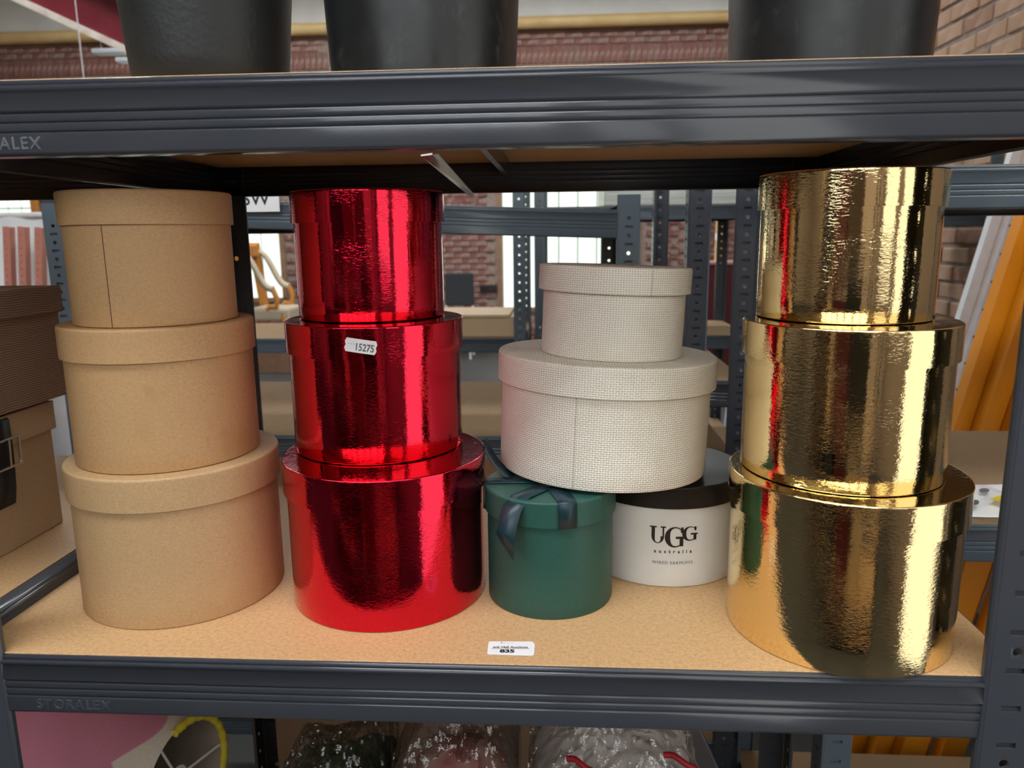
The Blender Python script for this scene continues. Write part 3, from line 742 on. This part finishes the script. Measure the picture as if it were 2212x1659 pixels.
# ------------------------------------------------------------------ boxes in the left bay
kx = -.143
kb = thing('storage_box', 'kraft storage box with black strap and buckle in the left bay', 'box', (kx-.24, .03, .0003))
MB().bevel_box(0, .24, 0, .276, 0, .130, .0012).build('body', KRAFT_SIDE, kb)
lid = MB().bevel_box(-.004, .2445, -.004, .280, .122, .157, .0012).build('lid', KRAFT_SIDE, kb)
sx = .2455; sy = .186
strap = ribbon(kb, [(.05, sy, .1585), (.15, sy, .1585), (.225, sy, .1585), (.242, sy, .1575), (.2465, sy, .152), (.2467, sy, .122), (.2475, sy-.002, .10), (.2480, sy-.005, .075), (.2470, sy-.008, .056)], Vector((0, 1, 0)), .026, 'strap')
strap.data.materials.clear(); strap.data.materials.append(LEATHER)
bk = MB()
for z in (.132, .100): bk.tube([(.2500, sy-.019, z), (.2500, sy+.019, z)], .0016, 8)
for y in (-.019, .019): bk.tube([(.2500, sy+y, .132), (.2500, sy+y, .100)], .0016, 8)
bk.tube([(.2515, sy, .100), (.2525, sy+.001, .131)], .0013, 8)
bk.build('buckle', BRIGHT, strap, smooth=40)
wb = thing('storage_box', 'brown ribbed paper storage box lying on the kraft one', 'box', (kx-.24, .055, .1612))
MB().bevel_box(0, .252, 0, .275, 0, .132, .0015).build('body', WOVEN, wb)
MB().bevel_box(-.004, .2565, -.004, .279, .104, .136, .0018).build('lid', WOVEN, wb)

# ------------------------------------------------------------------ plastic bag on the right bay
pb = thing('plastic_bag', 'flat white plastic bag with yellow print on the right shelf', 'bag', (1.13, RY+.085, -.0515))
mb = MB(); n1, n2 = 30, 22
for j in range(n2+1):
    for i in range(n1+1):
        x = -.09+.23*i/n1; y = -.055+.14*j/n2
        e = min(1, 6*min(i/n1, 1-i/n1, j/n2, 1-j/n2))
        z = .001+.012*e*(.6+.4*sin(17*x*3.1+2)*cos(31*y)) + .003*sin(60*x+40*y)*e
        mb.v.append((x+.004*sin(50*y), y+.003*sin(45*x), max(.0008, z)))
for j in range(n2):
    for i in range(n1): k = j*(n1+1)+i; mb.f.append((k, k+1, k+n1+2, k+n1+1))
mb.build('film', WHITE_SHEET, pb, smooth=60, solid=.0005)
YEL = mat('yellow_print', (.80, .66, .02), .4)
ob = pb.location
def on_bag(u, v): p = at(u, v, ob.z+.0178, 2); return p-ob
MB().prism([on_bag(2138, 1079), on_bag(2215, 1096), on_bag(2215, 1058), on_bag(2186, 1062)], (0, 0, .0006)).build('printed_triangle', YEL, pb)
for (u, v, w_, h_) in ((2126, 1060, 11, 4), (2106, 1086, 9, 5), (2170, 1080, 5, 2.5)):
    MB().prism([on_bag(u+w_*cos(k*PI/8), v+h_*sin(k*PI/8)) for k in range(16)], (0, 0, .0012)).build('printed_mark', INK_GREY, pb)

# ------------------------------------------------------------------ things leaning at the right
def leaner(name, label, group, foot, ang, length, profile, M, tilt_y=0.0, cat='beam'):
    """long section leaning to the right; profile in (x, y)"""
    t = thing(name, label, cat, foot, (tilt_y, ang, 0), group)
    return t
def orange_beam(x, y, ang, L, label, w=.05):
    t = leaner('steel_beam', label, 'orange steel beams leaning against the wall', (x, y, FLOOR+.02), ang, L, None, ORANGE)
    pr = [(0, 0), (w*.92, 0), (w*.92, .018), (w*1.55, .018), (w*1.55, .040), (0, .040)]
    MB().prism([(a, b, 0) for a, b in pr], (0, 0, L)).build('box_section', ORANGE, t)
    MB().box(-.012, w*1.6, -.006, .046, .0, .005).build('end_plate', ORANGE, t)
    return t
LEAN = math.atan2(1.556-1.45, .373+.131)
def foot_x(u, v, y):                 # where a beam seen at pixel u, v stands on the floor
    p = at(u, v, y); return p.x - (p.z-FLOOR-.02)*tan(LEAN)
for k, (u, v, y, w, lab) in enumerate([(2060, 930, 1.25, .042, 'leftmost orange steel beam leaning beside the ladder'), (2120, 930, 1.20, .042, 'second orange steel beam from the left'), (2185, 930, 1.16, .045, 'third orange steel beam from the left'),
                                  (2080, 1300, 1.33, .036, 'orange steel beam seen below the right shelf, narrow one'), (2150, 1300, 1.28, .045, 'wide orange steel beam seen below the right shelf')]):
    orange_beam(foot_x(u, v, y), y, LEAN, 2.5, lab, w)
# aluminium ladder
al = thing('folding_ladder', 'silver aluminium folding ladder behind the orange beams', 'ladder', (foot_x(2069, 691, 1.55), 1.55, FLOOR+.004), (0, LEAN, 0))
for k, x in enumerate((.0, .115)):
    r = MB().prism([(x, 0, 0), (x+.026, 0, 0), (x+.026, .006, 0), (x+.046, .006, 0), (x+.046, 0, 0), (x+.070, 0, 0), (x+.070, .025, 0), (x, .025, 0)], (0, 0, 2.3)).build('rail', ALU, al)
    for q in range(14):
        o = MB().tube([(x+.052, -.004, .9+q*.075), (x+.052, .002, .9+q*.075)], .0035, 8).build('rivet', mat('dark_rivet', (.1, .1, .1), .5) if (k, q) == (0, 0) else bpy.data.materials['dark_rivet'], r)
for q in range(7): MB().box(.05, .14, .010, .040, .35+q*.28, .375+q*.28).build('rung', ALU, al)
MB().tube([(.06, -.006, 1.20), (.20, -.006, 1.46)], .008, 8).build('brace', ALU, al)
# upright post and short beam seen beyond the gold boxes
rk = rack('shelving_rack', 'far blue-grey shelving frame against the brick wall', 1.30, 2.03, 2.28, 2.75, [-.95, .42], PAINT_B, ztop=.9, hole_every=1, board_mat=MDF_DULL)

# ------------------------------------------------------------------ far background
# low box on the distant row
b = at(1000, 730, 2.24); c_ = at(1113, 684, 2.24)
cb = thing('cardboard_box', 'long flat cardboard box on the distant shelf', 'box', (c_.x-.62, 2.245, -.0195))
MB().bevel_box(0, .62, 0, .30, 0, .075, .003).build('body', CARD, cb); MB().bevel_box(-.003, .60, -.003, .303, .070, .083, .003).build('flap', CARD, cb)
# black-backed chair in front of the pier
q = at(993, 663, 8.6)
ch = thing('side_chair', 'black-backed chair with pale seat by the brick pier', 'chair', (q.x, 8.6, FLOOR), (0, 0, .0))
sz = q.z-FLOOR
MB().bevel_box(-.20, .155, .16, .205, sz+.0, sz+.40, .02).build('backrest', BLACK_FABRIC, ch)
MB().bevel_box(-.21, .16, -.20, .18, sz-.14, sz-.075, .015).build('seat', UPHOLSTERY, ch)
for x in (-.19, .14):
    for y in (-.18, .17): MB().tube([(x, y, 0), (x, y, sz-.07)], .014, 10).build('leg', ALU, ch)
    MB().tube([(x, .19, sz-.12), (x, .19, sz+.05)], .012, 10).build('back_support', ALU, ch)
# honey wood armchair by the left window, on a low plinth
q = at(557, 705, 7.9)
PL = .25
tag(MB().bevel_box(q.x-.25, q.x+.95, 7.45, 8.45, FLOOR, FLOOR+PL, .01).build('wooden_plinth', TIMBER), 'low wooden plinth under the armchair by the window', 'plinth')
ac = thing('armchair', 'honey wood open armchair with pale curved arm and beige seat', 'chair', (q.x, 7.9, FLOOR+PL+.001))
zt = at(557, 525, 7.9).z-FLOOR-PL; zs = at(590, 662, 7.9).z-FLOOR-PL
for y in (-.25, .25):
    MB().prism([(-.06, y-.03, 0), (.05, y-.03, 0), (.04, y-.03, zs), (-.02, y-.03, zt), (-.14, y-.03, zt), (-.10, y-.03, zt*.75), (-.05, y-.03, zs)], (0, .06, 0)).build('back_leg', WOOD_ORANGE, ac)
    pts = []
    for k in range(15):
        f = k/14; pts.append((-.05+.36*f, y, zt-.10-.40*f**1.0+.06*sin(PI*f*2)))
    arm = MB().tube(pts, [.028+.012*(k/14) for k in range(15)], 10).build('arm', WOOD_PALE, ac, smooth=60)
    e = pts[-1]
    MB().tube([(e[0]-.01, y, e[2]), (e[0]+.03, y, e[2]-.10), (e[0]+.02, y, e[2]-.20), (e[0]-.06, y, zs+.02), (e[0]-.09, y, zs-.02)], .030, 10).build('arm_support', WOOD_ORANGE, arm, smooth=60)
    MB().tube([(.42, y, 0), (.40, y, zs-.05)], [.018, .03], 10).build('front_leg', WOOD_ORANGE, ac, smooth=60)
MB().bevel_box(.0, .47, -.27, .27, zs-.14, zs-.0, .03).build('seat', UPHOLSTERY, ac)
MB().bevel_box(-.13, -.02, -.26, .26, zt-.16, zt-.02, .02).build('top_rail', WOOD_ORANGE, ac)
# maroon cabinet with a yellow tube on it
q0 = at(1500, 566, 7.6); q1 = at(1590, 566, 7.6)
cbn = thing('cabinet', 'maroon metal cabinet far behind the shelves', 'cabinet', (q0.x, 7.6, FLOOR))
wz = q0.z-FLOOR; wx_ = q1.x-q0.x+.25
MB().bevel_box(0, wx_, 0, .45, 0, wz-.03, .01).build('body', CABINET_RED, cbn)
MB().bevel_box(-.02, wx_+.02, -.02, .47, wz-.03, wz, .005).build('top', PINKISH, cbn)
for k in range(2):
    dr = MB().bevel_box(.02+k*wx_/2, wx_/2-.01+k*wx_/2, -.015, 0, .05, wz-.06, .004).build('door', CABINET_RED, cbn)
    MB().box(.06+k*wx_/2, .14+k*wx_/2, -.028, -.014, wz-.28, wz-.24).build('handle', INK_GREY, dr)
qa = at(1555, 566, 7.7); qb = at(1555, 482, 7.7)
tb = thing('card_tube', 'yellow cardboard tube standing on the maroon cabinet', 'tube', (qa.x, 7.72, FLOOR+wz))
MB().lathe([(.052, 0), (.052, .62)], 32).build('tube_wall', YELLOW_TUBE, tb, smooth=40)
MB().lathe([(.0535, .22), (.0535, .29)], 32, cap0=False, cap1=False).build('printed_label', LABEL, tb, smooth=40)
# pale furled parasol
pa = thing('furled_parasol', 'grey furled cloth parasol leaning near the maroon cabinet', 'parasol', (at(1572, 690, 4.6).x, 4.6, FLOOR), (0, .10, 0))
z1 = at(1580, 505, 4.6).z-FLOOR
MB().lathe([(.012, z1-.62), (.062, z1-.56), (.055, z1-.25), (.02, z1-.02), (.004, z1)], 14, .12, 1.0).build('cover', mottled('grey_cloth', (.42, .43, .46), (.50, .51, .54), 20, .8, 3, 0), pa, smooth=60)
MB().tube([(0, 0, 0), (0, 0, z1-.5)], .012, 10).build('pole', ALU, pa)
# film-wrapped boards lying on the far upper shelf
fb = thing('wrapped_pack', 'pack of boards wrapped in clear film on the far upper shelf', 'package', (.66, 2.52, .4605))
MB().bevel_box(0, .55, 0, .5, 0, .095, .006).build('boards', mottled('pale_pack', (.42, .46, .44), (.62, .66, .62), 9, .25, 4, .4, .01, 14, vscale=(.3, 1, 6)), fb)
MB().box(-.003, .553, -.003, .503, .088, .099).build('top_board', CARD, fb)
# white dust sheet with salmon slotted uprights, seen at the left
shl = thing('dust_sheet', 'white plastic dust sheet hanging behind the left bay', 'sheet', (-2.55, 2.62, FLOOR))
zt = at(60, 466, 2.6).z-FLOOR
mb = MB(); nn = 60
for i in range(nn+1):
    x = 1.12*i/nn; y = .018*sin(x*17)+.012*sin(x*41+1)
    mb.v += [(x, y, .02), (x+.01, y*.6+.03, zt*.5), (x, y*.4, zt)]
for i in range(nn): k = 3*i; mb.f += [(k, k+3, k+4, k+1), (k+1, k+4, k+5, k+2)]
mb.build('sheet', WHITE_SHEET, shl, smooth=70, solid=.001)
MB().tube([(-.02, 0, zt+.004), (1.14, 0, zt+.004)], .012, 10).build('hanging_rail', mat('white_enamel', (.8, .8, .8), .4), shl)
for k, (u, lab) in enumerate([(13, 'leftmost salmon slotted upright in front of the dust sheet'), (45, 'middle salmon slotted upright in front of the dust sheet'), (82, 'rightmost salmon slotted upright, turned sideways, before the dust sheet')]):
    pz = at(u, 485, 2.5); pe = at(u-(8 if k < 2 else 14), 640, 2.5)
    t = thing('slotted_upright', lab, 'upright', (pz.x, 2.5, FLOOR), (0, math.atan2(pz.x-pe.x, pz.z-pe.z)*.55, 0), 'salmon slotted uprights')
    t.location.x = pz.x-(pz.z-FLOOR)*tan(t.rotation_euler.y)
    L = pz.z-FLOOR; mb = MB(); ft = []
    z = .03
    while z < L-.02: ft.append((z, 'hole')); z += .028
    flange(mb, 0, .026, L, ft, lambda a, z, d: (a-.013, d*2-.0, z), xc=.011)
    mb.build('front_flange', SALMON, t, solid=.0015)
    MB().box(-.016, -.013, 0, .03, 0, L).box(.013, .0165, 0, .03, 0, L).build('side_flange', SALMON, t)
# barred window panes at the far left
win = struct(MB().box(-7.75, -7.68, WY-.28, WY-.2, -.2, 2.0).box(-6.42, -6.35, WY-.28, WY-.2, -.2, 2.0).box(-7.75, -6.35, WY-.28, WY-.2, -.26, -.2).box(-7.75, -6.35, WY-.28, WY-.2, 2.0, 2.06).build('window_6', WOOD_ORANGE))
for i in range(7):
    for j in range(9):
        MB().box(-7.67+i*.18+.008, -7.67+(i+1)*.18-.008, WY-.22, WY-.21, -.19+j*.243+.008, -.19+(j+1)*.243-.008).build('pane', GLASS_LIT, win)
MB().box(-7.68, -6.42, WY-.2, WY-.19, -.2, 2.0).build('glazing_bars', mat('dark_bar', (.05, .055, .05), .5), win)
# latch and timber on the pier
lt = thing('wall_latch', 'black latch bar fixed to the brick pier by the window', 'latch', (-.44, WY-.03, at(1060, 621, WY).z))
MB().box(-.13, .10, -.03, 0, -.035, .035).build('bar', INK, lt); MB().tube([(-.08, -.05, 0), (-.08, -.02, 0)], .03, 10).build('bolt_head', INK, lt)
# maroon roof strut and hanging lamp battens, top left
a0, a1 = at(-20, -84, 5.5), at(300, 64, 5.5)
stt = thing('roof_strut', 'maroon steel roof strut with a dusty pale lower flange', 'strut', a0)
v_ = a1-a0; up = Vector((-v_.z, 0, v_.x)).normalized(); up = up if up.z > 0 else -up
def slab(m0, m1, y0, y1): return MB().prism([up*m0+Vector((0, y0, 0)), up*m1+Vector((0, y0, 0)), up*m1+Vector((0, y1, 0)), up*m0+Vector((0, y1, 0))], v_*1.02)
slab(-.15, .15, -.012, .012).build('web', MAROON, stt)
slab(-.20, -.15, -.09, .09).build('lower_flange', mottled('dusty_flange', (.42, .33, .28), (.60, .54, .47), 9, .7, 4, 0), stt)
slab(.15, .175, -.09, .09).build('upper_flange', MAROON, stt)
for k, (u, v) in enumerate(((212, 113), (262, 131))):
    p = at(u, v, 6.0+.5*k)
    lb = thing('lamp_batten', ('upper' if not k else 'lower') + ' grey lamp batten hanging on thin wires at the top left', 'lamp', p, group='hanging lamp battens')
    MB().bevel_box(-.03, .75, -.05, .05, -.018, .018, .006).build('batten', mat('batten_%d' % k, (.62, .68, .75), .4), lb)
    for x in (.03, .65): MB().tube([(x, 0, .018), (x, 0, CEIL-p.z)], .003, 6).build('wire', ZINC, lb)
tag(MB().tube([(at(181, 170, 4.2).x, at(181, 170, 4.2).y, CEIL), at(181, 170, 4.2)], .0035, 6).build('hanging_cord', mat('white_cord', (.75, .75, .78), .5)), 'thin white cord hanging below the roof strut', 'cord')

# ------------------------------------------------------------------ lower shelf: lampshade and bags
LZ = LOW+.0004
def make_shade():
    M = mat('pink_beige_cloth', (.6, .3, .35), .8); v = coords(M)
    sep = N(M, 'ShaderNodeSeparateXYZ'); M.node_tree.links.new(v, sep.inputs[0])
    ang = mth(M, 'ARCTAN2', sep.outputs[1], sep.outputs[0])
    lob = mth(M, 'ABSOLUTE', mth(M, 'SINE', mth(M, 'MULTIPLY_ADD', ang, 2.5, .35)))
    edge = mth(M, 'MULTIPLY_ADD', lob, -.030, sep.outputs[2])
    col = ramp(M, mth(M, 'MULTIPLY', edge, 4.0), [(.555, (.50, .175, .235)), (.565, (.60, .52, .42))])
    col = mixc(M, .4, col, ramp(M, noise(M, v, 500, 3), [(.35, (.8, .8, .8)), (.6, (1, 1, 1))]), 'MULTIPLY')
    set_in(M, 'Base Color', col); return M
SHADE = make_shade()
RIM = at(404, 1682, .20)
AX = Vector((.97, -.20, .02)).normalized()
r0, r1, L = .128, .0690, .185
lsx = thing('lampshade', 'pink and beige cloth lampshade lying on its side below the shelf', 'lampshade', RIM-AX*L)
lsx.rotation_mode = 'QUATERNION'; lsx.rotation_quaternion = AX.to_track_quat('Z', 'Y')
MB().lathe([(r0, 0), (r0+(r1-r0)*.5, L*.5), (r1, L)], 96, cap0=False, cap1=False).build('cover', SHADE, lsx, smooth=60)
MB().lathe([(r1-.0015, L-.001), (r0-.0015, .001)], 96, cap0=False, cap1=False).build('lining', mottled('taupe_lining', (.40, .32, .25), (.46, .37, .30), 30, .8, 2, 0), lsx, smooth=60)
MB().lathe([(.001, .0008), (r0-.002, .0008)], 64, cap0=False, cap1=False).build('end_disc', bpy.data.materials['taupe_lining'], lsx)
def rim_pt(a, z=L): return Vector((r1*cos(a), r1*sin(a), z))
# the taped half of the rim is the one away from the camera
LM = lsx.rotation_quaternion.to_matrix()
far = max(range(64), key=lambda k: (LM @ rim_pt(2*PI*k/64)).dot(Vector((.3, .9, .25))))*2*PI/64
ring = [rim_pt(far-1.05+2.5*k/48, L+.001) for k in range(49)]
MB().tube(ring, [.0048+.0011*sin(k*2.3)*sin(k*.9) for k in range(49)], 10).build('yellow_rim', mottled('yellow_tape', (.60, .47, .03), (.70, .58, .06), 60, .55, 3, .3, .001), lsx, smooth=60)
WIRE = mat('white_wire', (.75, .73, .72), .4)
for k in range(3):
    a = far-.35+2*PI*k/3; MB().tube([rim_pt(a, L-.003)*.99, (.012*cos(a), .012*sin(a), L-.012)], .0017, 8).build('spoke', WIRE, lsx)
MB().tube([(.012*cos(k*PI/8), .012*sin(k*PI/8), L-.012) for k in range(17)], .002, 8, cap=False).build('fitter_ring', WIRE, lsx)
sbz = RIM.z-r0-.004
sb = thing('cardboard_box', 'plain cardboard box under the pink lampshade', 'box', (.004, .10, LZ))
MB().bevel_box(0, .12, 0, .22, 0, sbz-LZ-.012, .003).build('body', CARD, sb); MB().bevel_box(-.002, .122, -.002, .222, sbz-LZ-.02, sbz-LZ, .003).build('lid', CARD, sb)

from mathutils import noise as mnoise
def bag(label, cx, cy, w, d, h, seed, fill):
    """clear crumpled bag: film shell round its own contents"""
    t = thing('plastic_bag', label, 'bag', (cx, cy, LZ), group='clear plastic bags on the lower shelf')
    rnd = random.Random(seed); off = Vector((rnd.uniform(0, 50), rnd.uniform(0, 50), rnd.uniform(0, 50)))
    slope = rnd.uniform(-.15, .15) if seed != 3 else .34
    def shape(scale, rough, nx=120, ny=90, crease=1.0):
        """crumpled pillow: a creased top over upright sides"""
        mb = MB(); W2, D2 = w/2-.004, d/2-.004
        for j in range(ny+1):
            for i in range(nx+1):
                fx, fy = i/nx*2-1, j/ny*2-1
                x, y = fx*W2, fy*D2
                p = Vector((x, y, 0)); q = p+Vector((mnoise.noise(p*20+off), mnoise.noise(p*20-off), 0))*.012
                big = mnoise.noise(p*14+off)
                r1_ = 1-abs(mnoise.noise(q*34+off))*2.4; r2_ = 1-abs(mnoise.noise(q*80+off*1.7))*2.4; r3_ = 1-abs(mnoise.noise(q*190+off*.7))*2.2
                e = max(abs(fx)**3.2, abs(fy)**3.2)
                z = h-.020 - .055*e + slope*x + .018*big + crease*(.010*r1_+.006*r2_+.0022*r3_)
                mb.v.append((x*scale, y*scale, max(.001, z*(scale if scale < 1 else 1))))
        N1 = nx+1
        for j in range(ny):
            for i in range(nx): k = j*N1+i; mb.f.append((k, k+1, k+N1+1, k+N1))
        rim = [i for i in range(N1)] + [j*N1+nx for j in range(1, ny+1)] + [ny*N1+i for i in range(nx-1, -1, -1)] + [j*N1 for j in range(ny-1, 0, -1)]
        o = len(mb.v)
        for k in rim: x, y, z = mb.v[k]; mb.v.append((x*.97, y*.97, .0006))
        for k in range(len(rim)): k2 = (k+1) % len(rim); mb.f.append((rim[k], o+k, o+k2, rim[k2]))
        return mb
    shape(1.0, 0).build('film', FILM, t, smooth=50)
    fill(t, shape, rnd, w, d, h)
    return t
TINSEL = mottled('dark_green_tinsel', (.012, .045, .028), (.07, .09, .05), 90, .45, 4, .8, .006, 120)
def slope_x(t, x): return .34*x
def fill_xmas(t, shape, rnd, w, d, h):
    shape(.955, .05, 70, 50, .6).build('tinsel_bundle', TINSEL, t, smooth=50)
    cols = [mat('ornament_red', (.45, .02, .02), .25), mat('ornament_gold', (.6, .42, .10), .25, 1.0), mat('ornament_white', (.75, .78, .80), .4)]
    for k in range(9):
        a = rnd.uniform(-2.9, -.2); f = rnd.uniform(.45, .95)
        o = MB().lathe([(.001, -.011), (.008, -.008), (.011, 0), (.008, .008), (.001, .011)], 12).build('ornament', cols[k % 3], t, smooth=60)
        o.location = (w*.40*cos(a)*f, -d*.34*f, h*.955+slope_x(t, w*.40*cos(a)*f)-.03*f)
BROWN_STUFF = mottled('brown_felt', (.23, .16, .12), (.36, .27, .21), 22, .8, 4, .4, .004)
PINK_STUFF = mottled('dusty_red_cloth', (.28, .08, .075), (.42, .30, .26), 28, .8, 4, .4, .004)
def fill_brown(t, shape, rnd, w, d, h):
    shape(.955, .06, 70, 50, .6).build('felt_bundle', BROWN_STUFF, t, smooth=50)
    o = MB().lathe([(.001, 0), (.045, .012), (.05, .03), (.03, .05), (.001, .055)], 20, .06).build('red_cloth', PINK_STUFF, t, smooth=60); o.location = (.01, -d*.20, h-.075)
WHITE_CLOTH = mottled('white_cloth', (.66, .60, .57), (.76, .71, .68), 9, .85, 3, .3, .004)
RED_TRIM = mat('red_trim', (.40, .012, .02), .6)
def fill_white(t, shape, rnd, w, d, h):
    shape(.955, .05, 70, 50, .5).build('folded_cloth', WHITE_CLOTH, t, smooth=50)
    for k, (x0, y0, rr) in enumerate(((.055, -.062, .058), (-.03, -.066, .035), (-.045, -.064, .050))):
        pts = []
        for j in range(16):
            a = .2+1.5*j/15
            pts.append((x0+rr*cos(a)*.8, y0-.001*sin(j*1.3)-.02*cos(a), h*.875+rr*sin(a)*.8+.001*sin(j*1.1)))
        MB().tube(pts, .0032, 8).build('red_piping', RED_TRIM, t, smooth=60)
bag('clear bag of green tinsel and small ornaments on the lower shelf', .222, .17, .142, .19, .425, 3, fill_xmas)
bag('clear crumpled bag of brown felt pieces on the lower shelf', .369, .19, .148, .19, .452, 8, fill_brown)
bag('clear bag of white cloth with red piping on the lower shelf', .545, .19, .196, .19, .455, 5, fill_white)
# brown card standing at the back of the lower shelf, a loose shelf frame in front of it
tag(MB().bevel_box(.012, .62, .540, .552, LZ, LZ+.545, .002).build('card_sheet', make_kraft('brown_card_sheet', (.36, .25, .17))), 'brown card sheet standing at the back of the lower shelf', 'card')
sf_ = thing('shelf_frame', 'dark loose shelf frame leaning at the back of the lower shelf', 'frame', (.700, .50, LZ), (0, -.42, 0))
for x in (0, .062): MB().bevel_box(x, x+.030, 0, .012, .016, .50, .002).build('frame_bar', PAINT, sf_)
MB().box(.0, .092, .002, .010, .30, .335).build('cross_bar', PAINT, sf_); MB().box(.046, .051, -.004, 0, .30, .48).build('bright_edge', ZINC, sf_)

# ------------------------------------------------------------------ across the aisle: unseen shelving and crates, added to darken the foil reflections
opp = rack('shelving_rack', 'unseen shelving added across the aisle to darken the foil reflections', -2.0, 1.25, -2.45, -1.85, [-.85, -.30, .26], PAINT, ztop=.75)
DARK_CRATE = mottled('dark_crate', (.009, .008, .008), (.014, .013, .012), 8, .6, 3, 0)
rr = random.Random(11)
KINDS = [('charcoal plastic', DARK_CRATE), ('black cloth', BLACK_FABRIC), ('dark brown timber', mottled('dark_timber', (.05, .028, .018), (.07, .04, .026), 9, .6, 3, 0)), ('kraft card', KRAFT_SIDE), ('maroon metal', CABINET_RED)]  # mostly dark crates, standing in for the dark figure mirrored in the foil
for lv, z in enumerate((-.85, -.30, .26)):
    x = -1.95; order = KINDS[:]; rr.shuffle(order)
    for nm, M in order:
        wd = rr.uniform(.40, .62); hh_ = rr.uniform(.36, .48)
        if nm == 'kraft card': wd = .25
        t = thing('added_crate', '%s crate added on the %s shelf across the aisle for dark reflections' % (nm, ('lowest', 'middle', 'top')[lv]), 'crate', (x, -2.40, z+.0005), group='added crates across the aisle')
        MB().bevel_box(0, wd, 0, .46, 0, hh_-.04, .006).build('body', M, t); MB().bevel_box(-.008, wd+.008, -.008, .468, hh_-.05, hh_, .006).build('lid', M, t)
        x += wd+rr.uniform(.06, .16)
# clip on the beam of the bay behind: paper sign
sg = thing('paper_sign', 'white paper sign with the letters SW on the shelf behind', 'sign', (at(558, 440, BY-.004).x, BY-.0045, at(558, 437, BY-.004).z))
e1 = at(605, 457, BY-.004)
MB().box(-.09, e1.x-sg.location.x, -.0008, 0, e1.z-sg.location.z, .045).build('paper', LABEL, sg)
place_text('lettering', 'SW', .036, INK, sg, lambda a, b, c: Vector((a*1.05-.004, -.0012, b+.006)), offset=.0004)
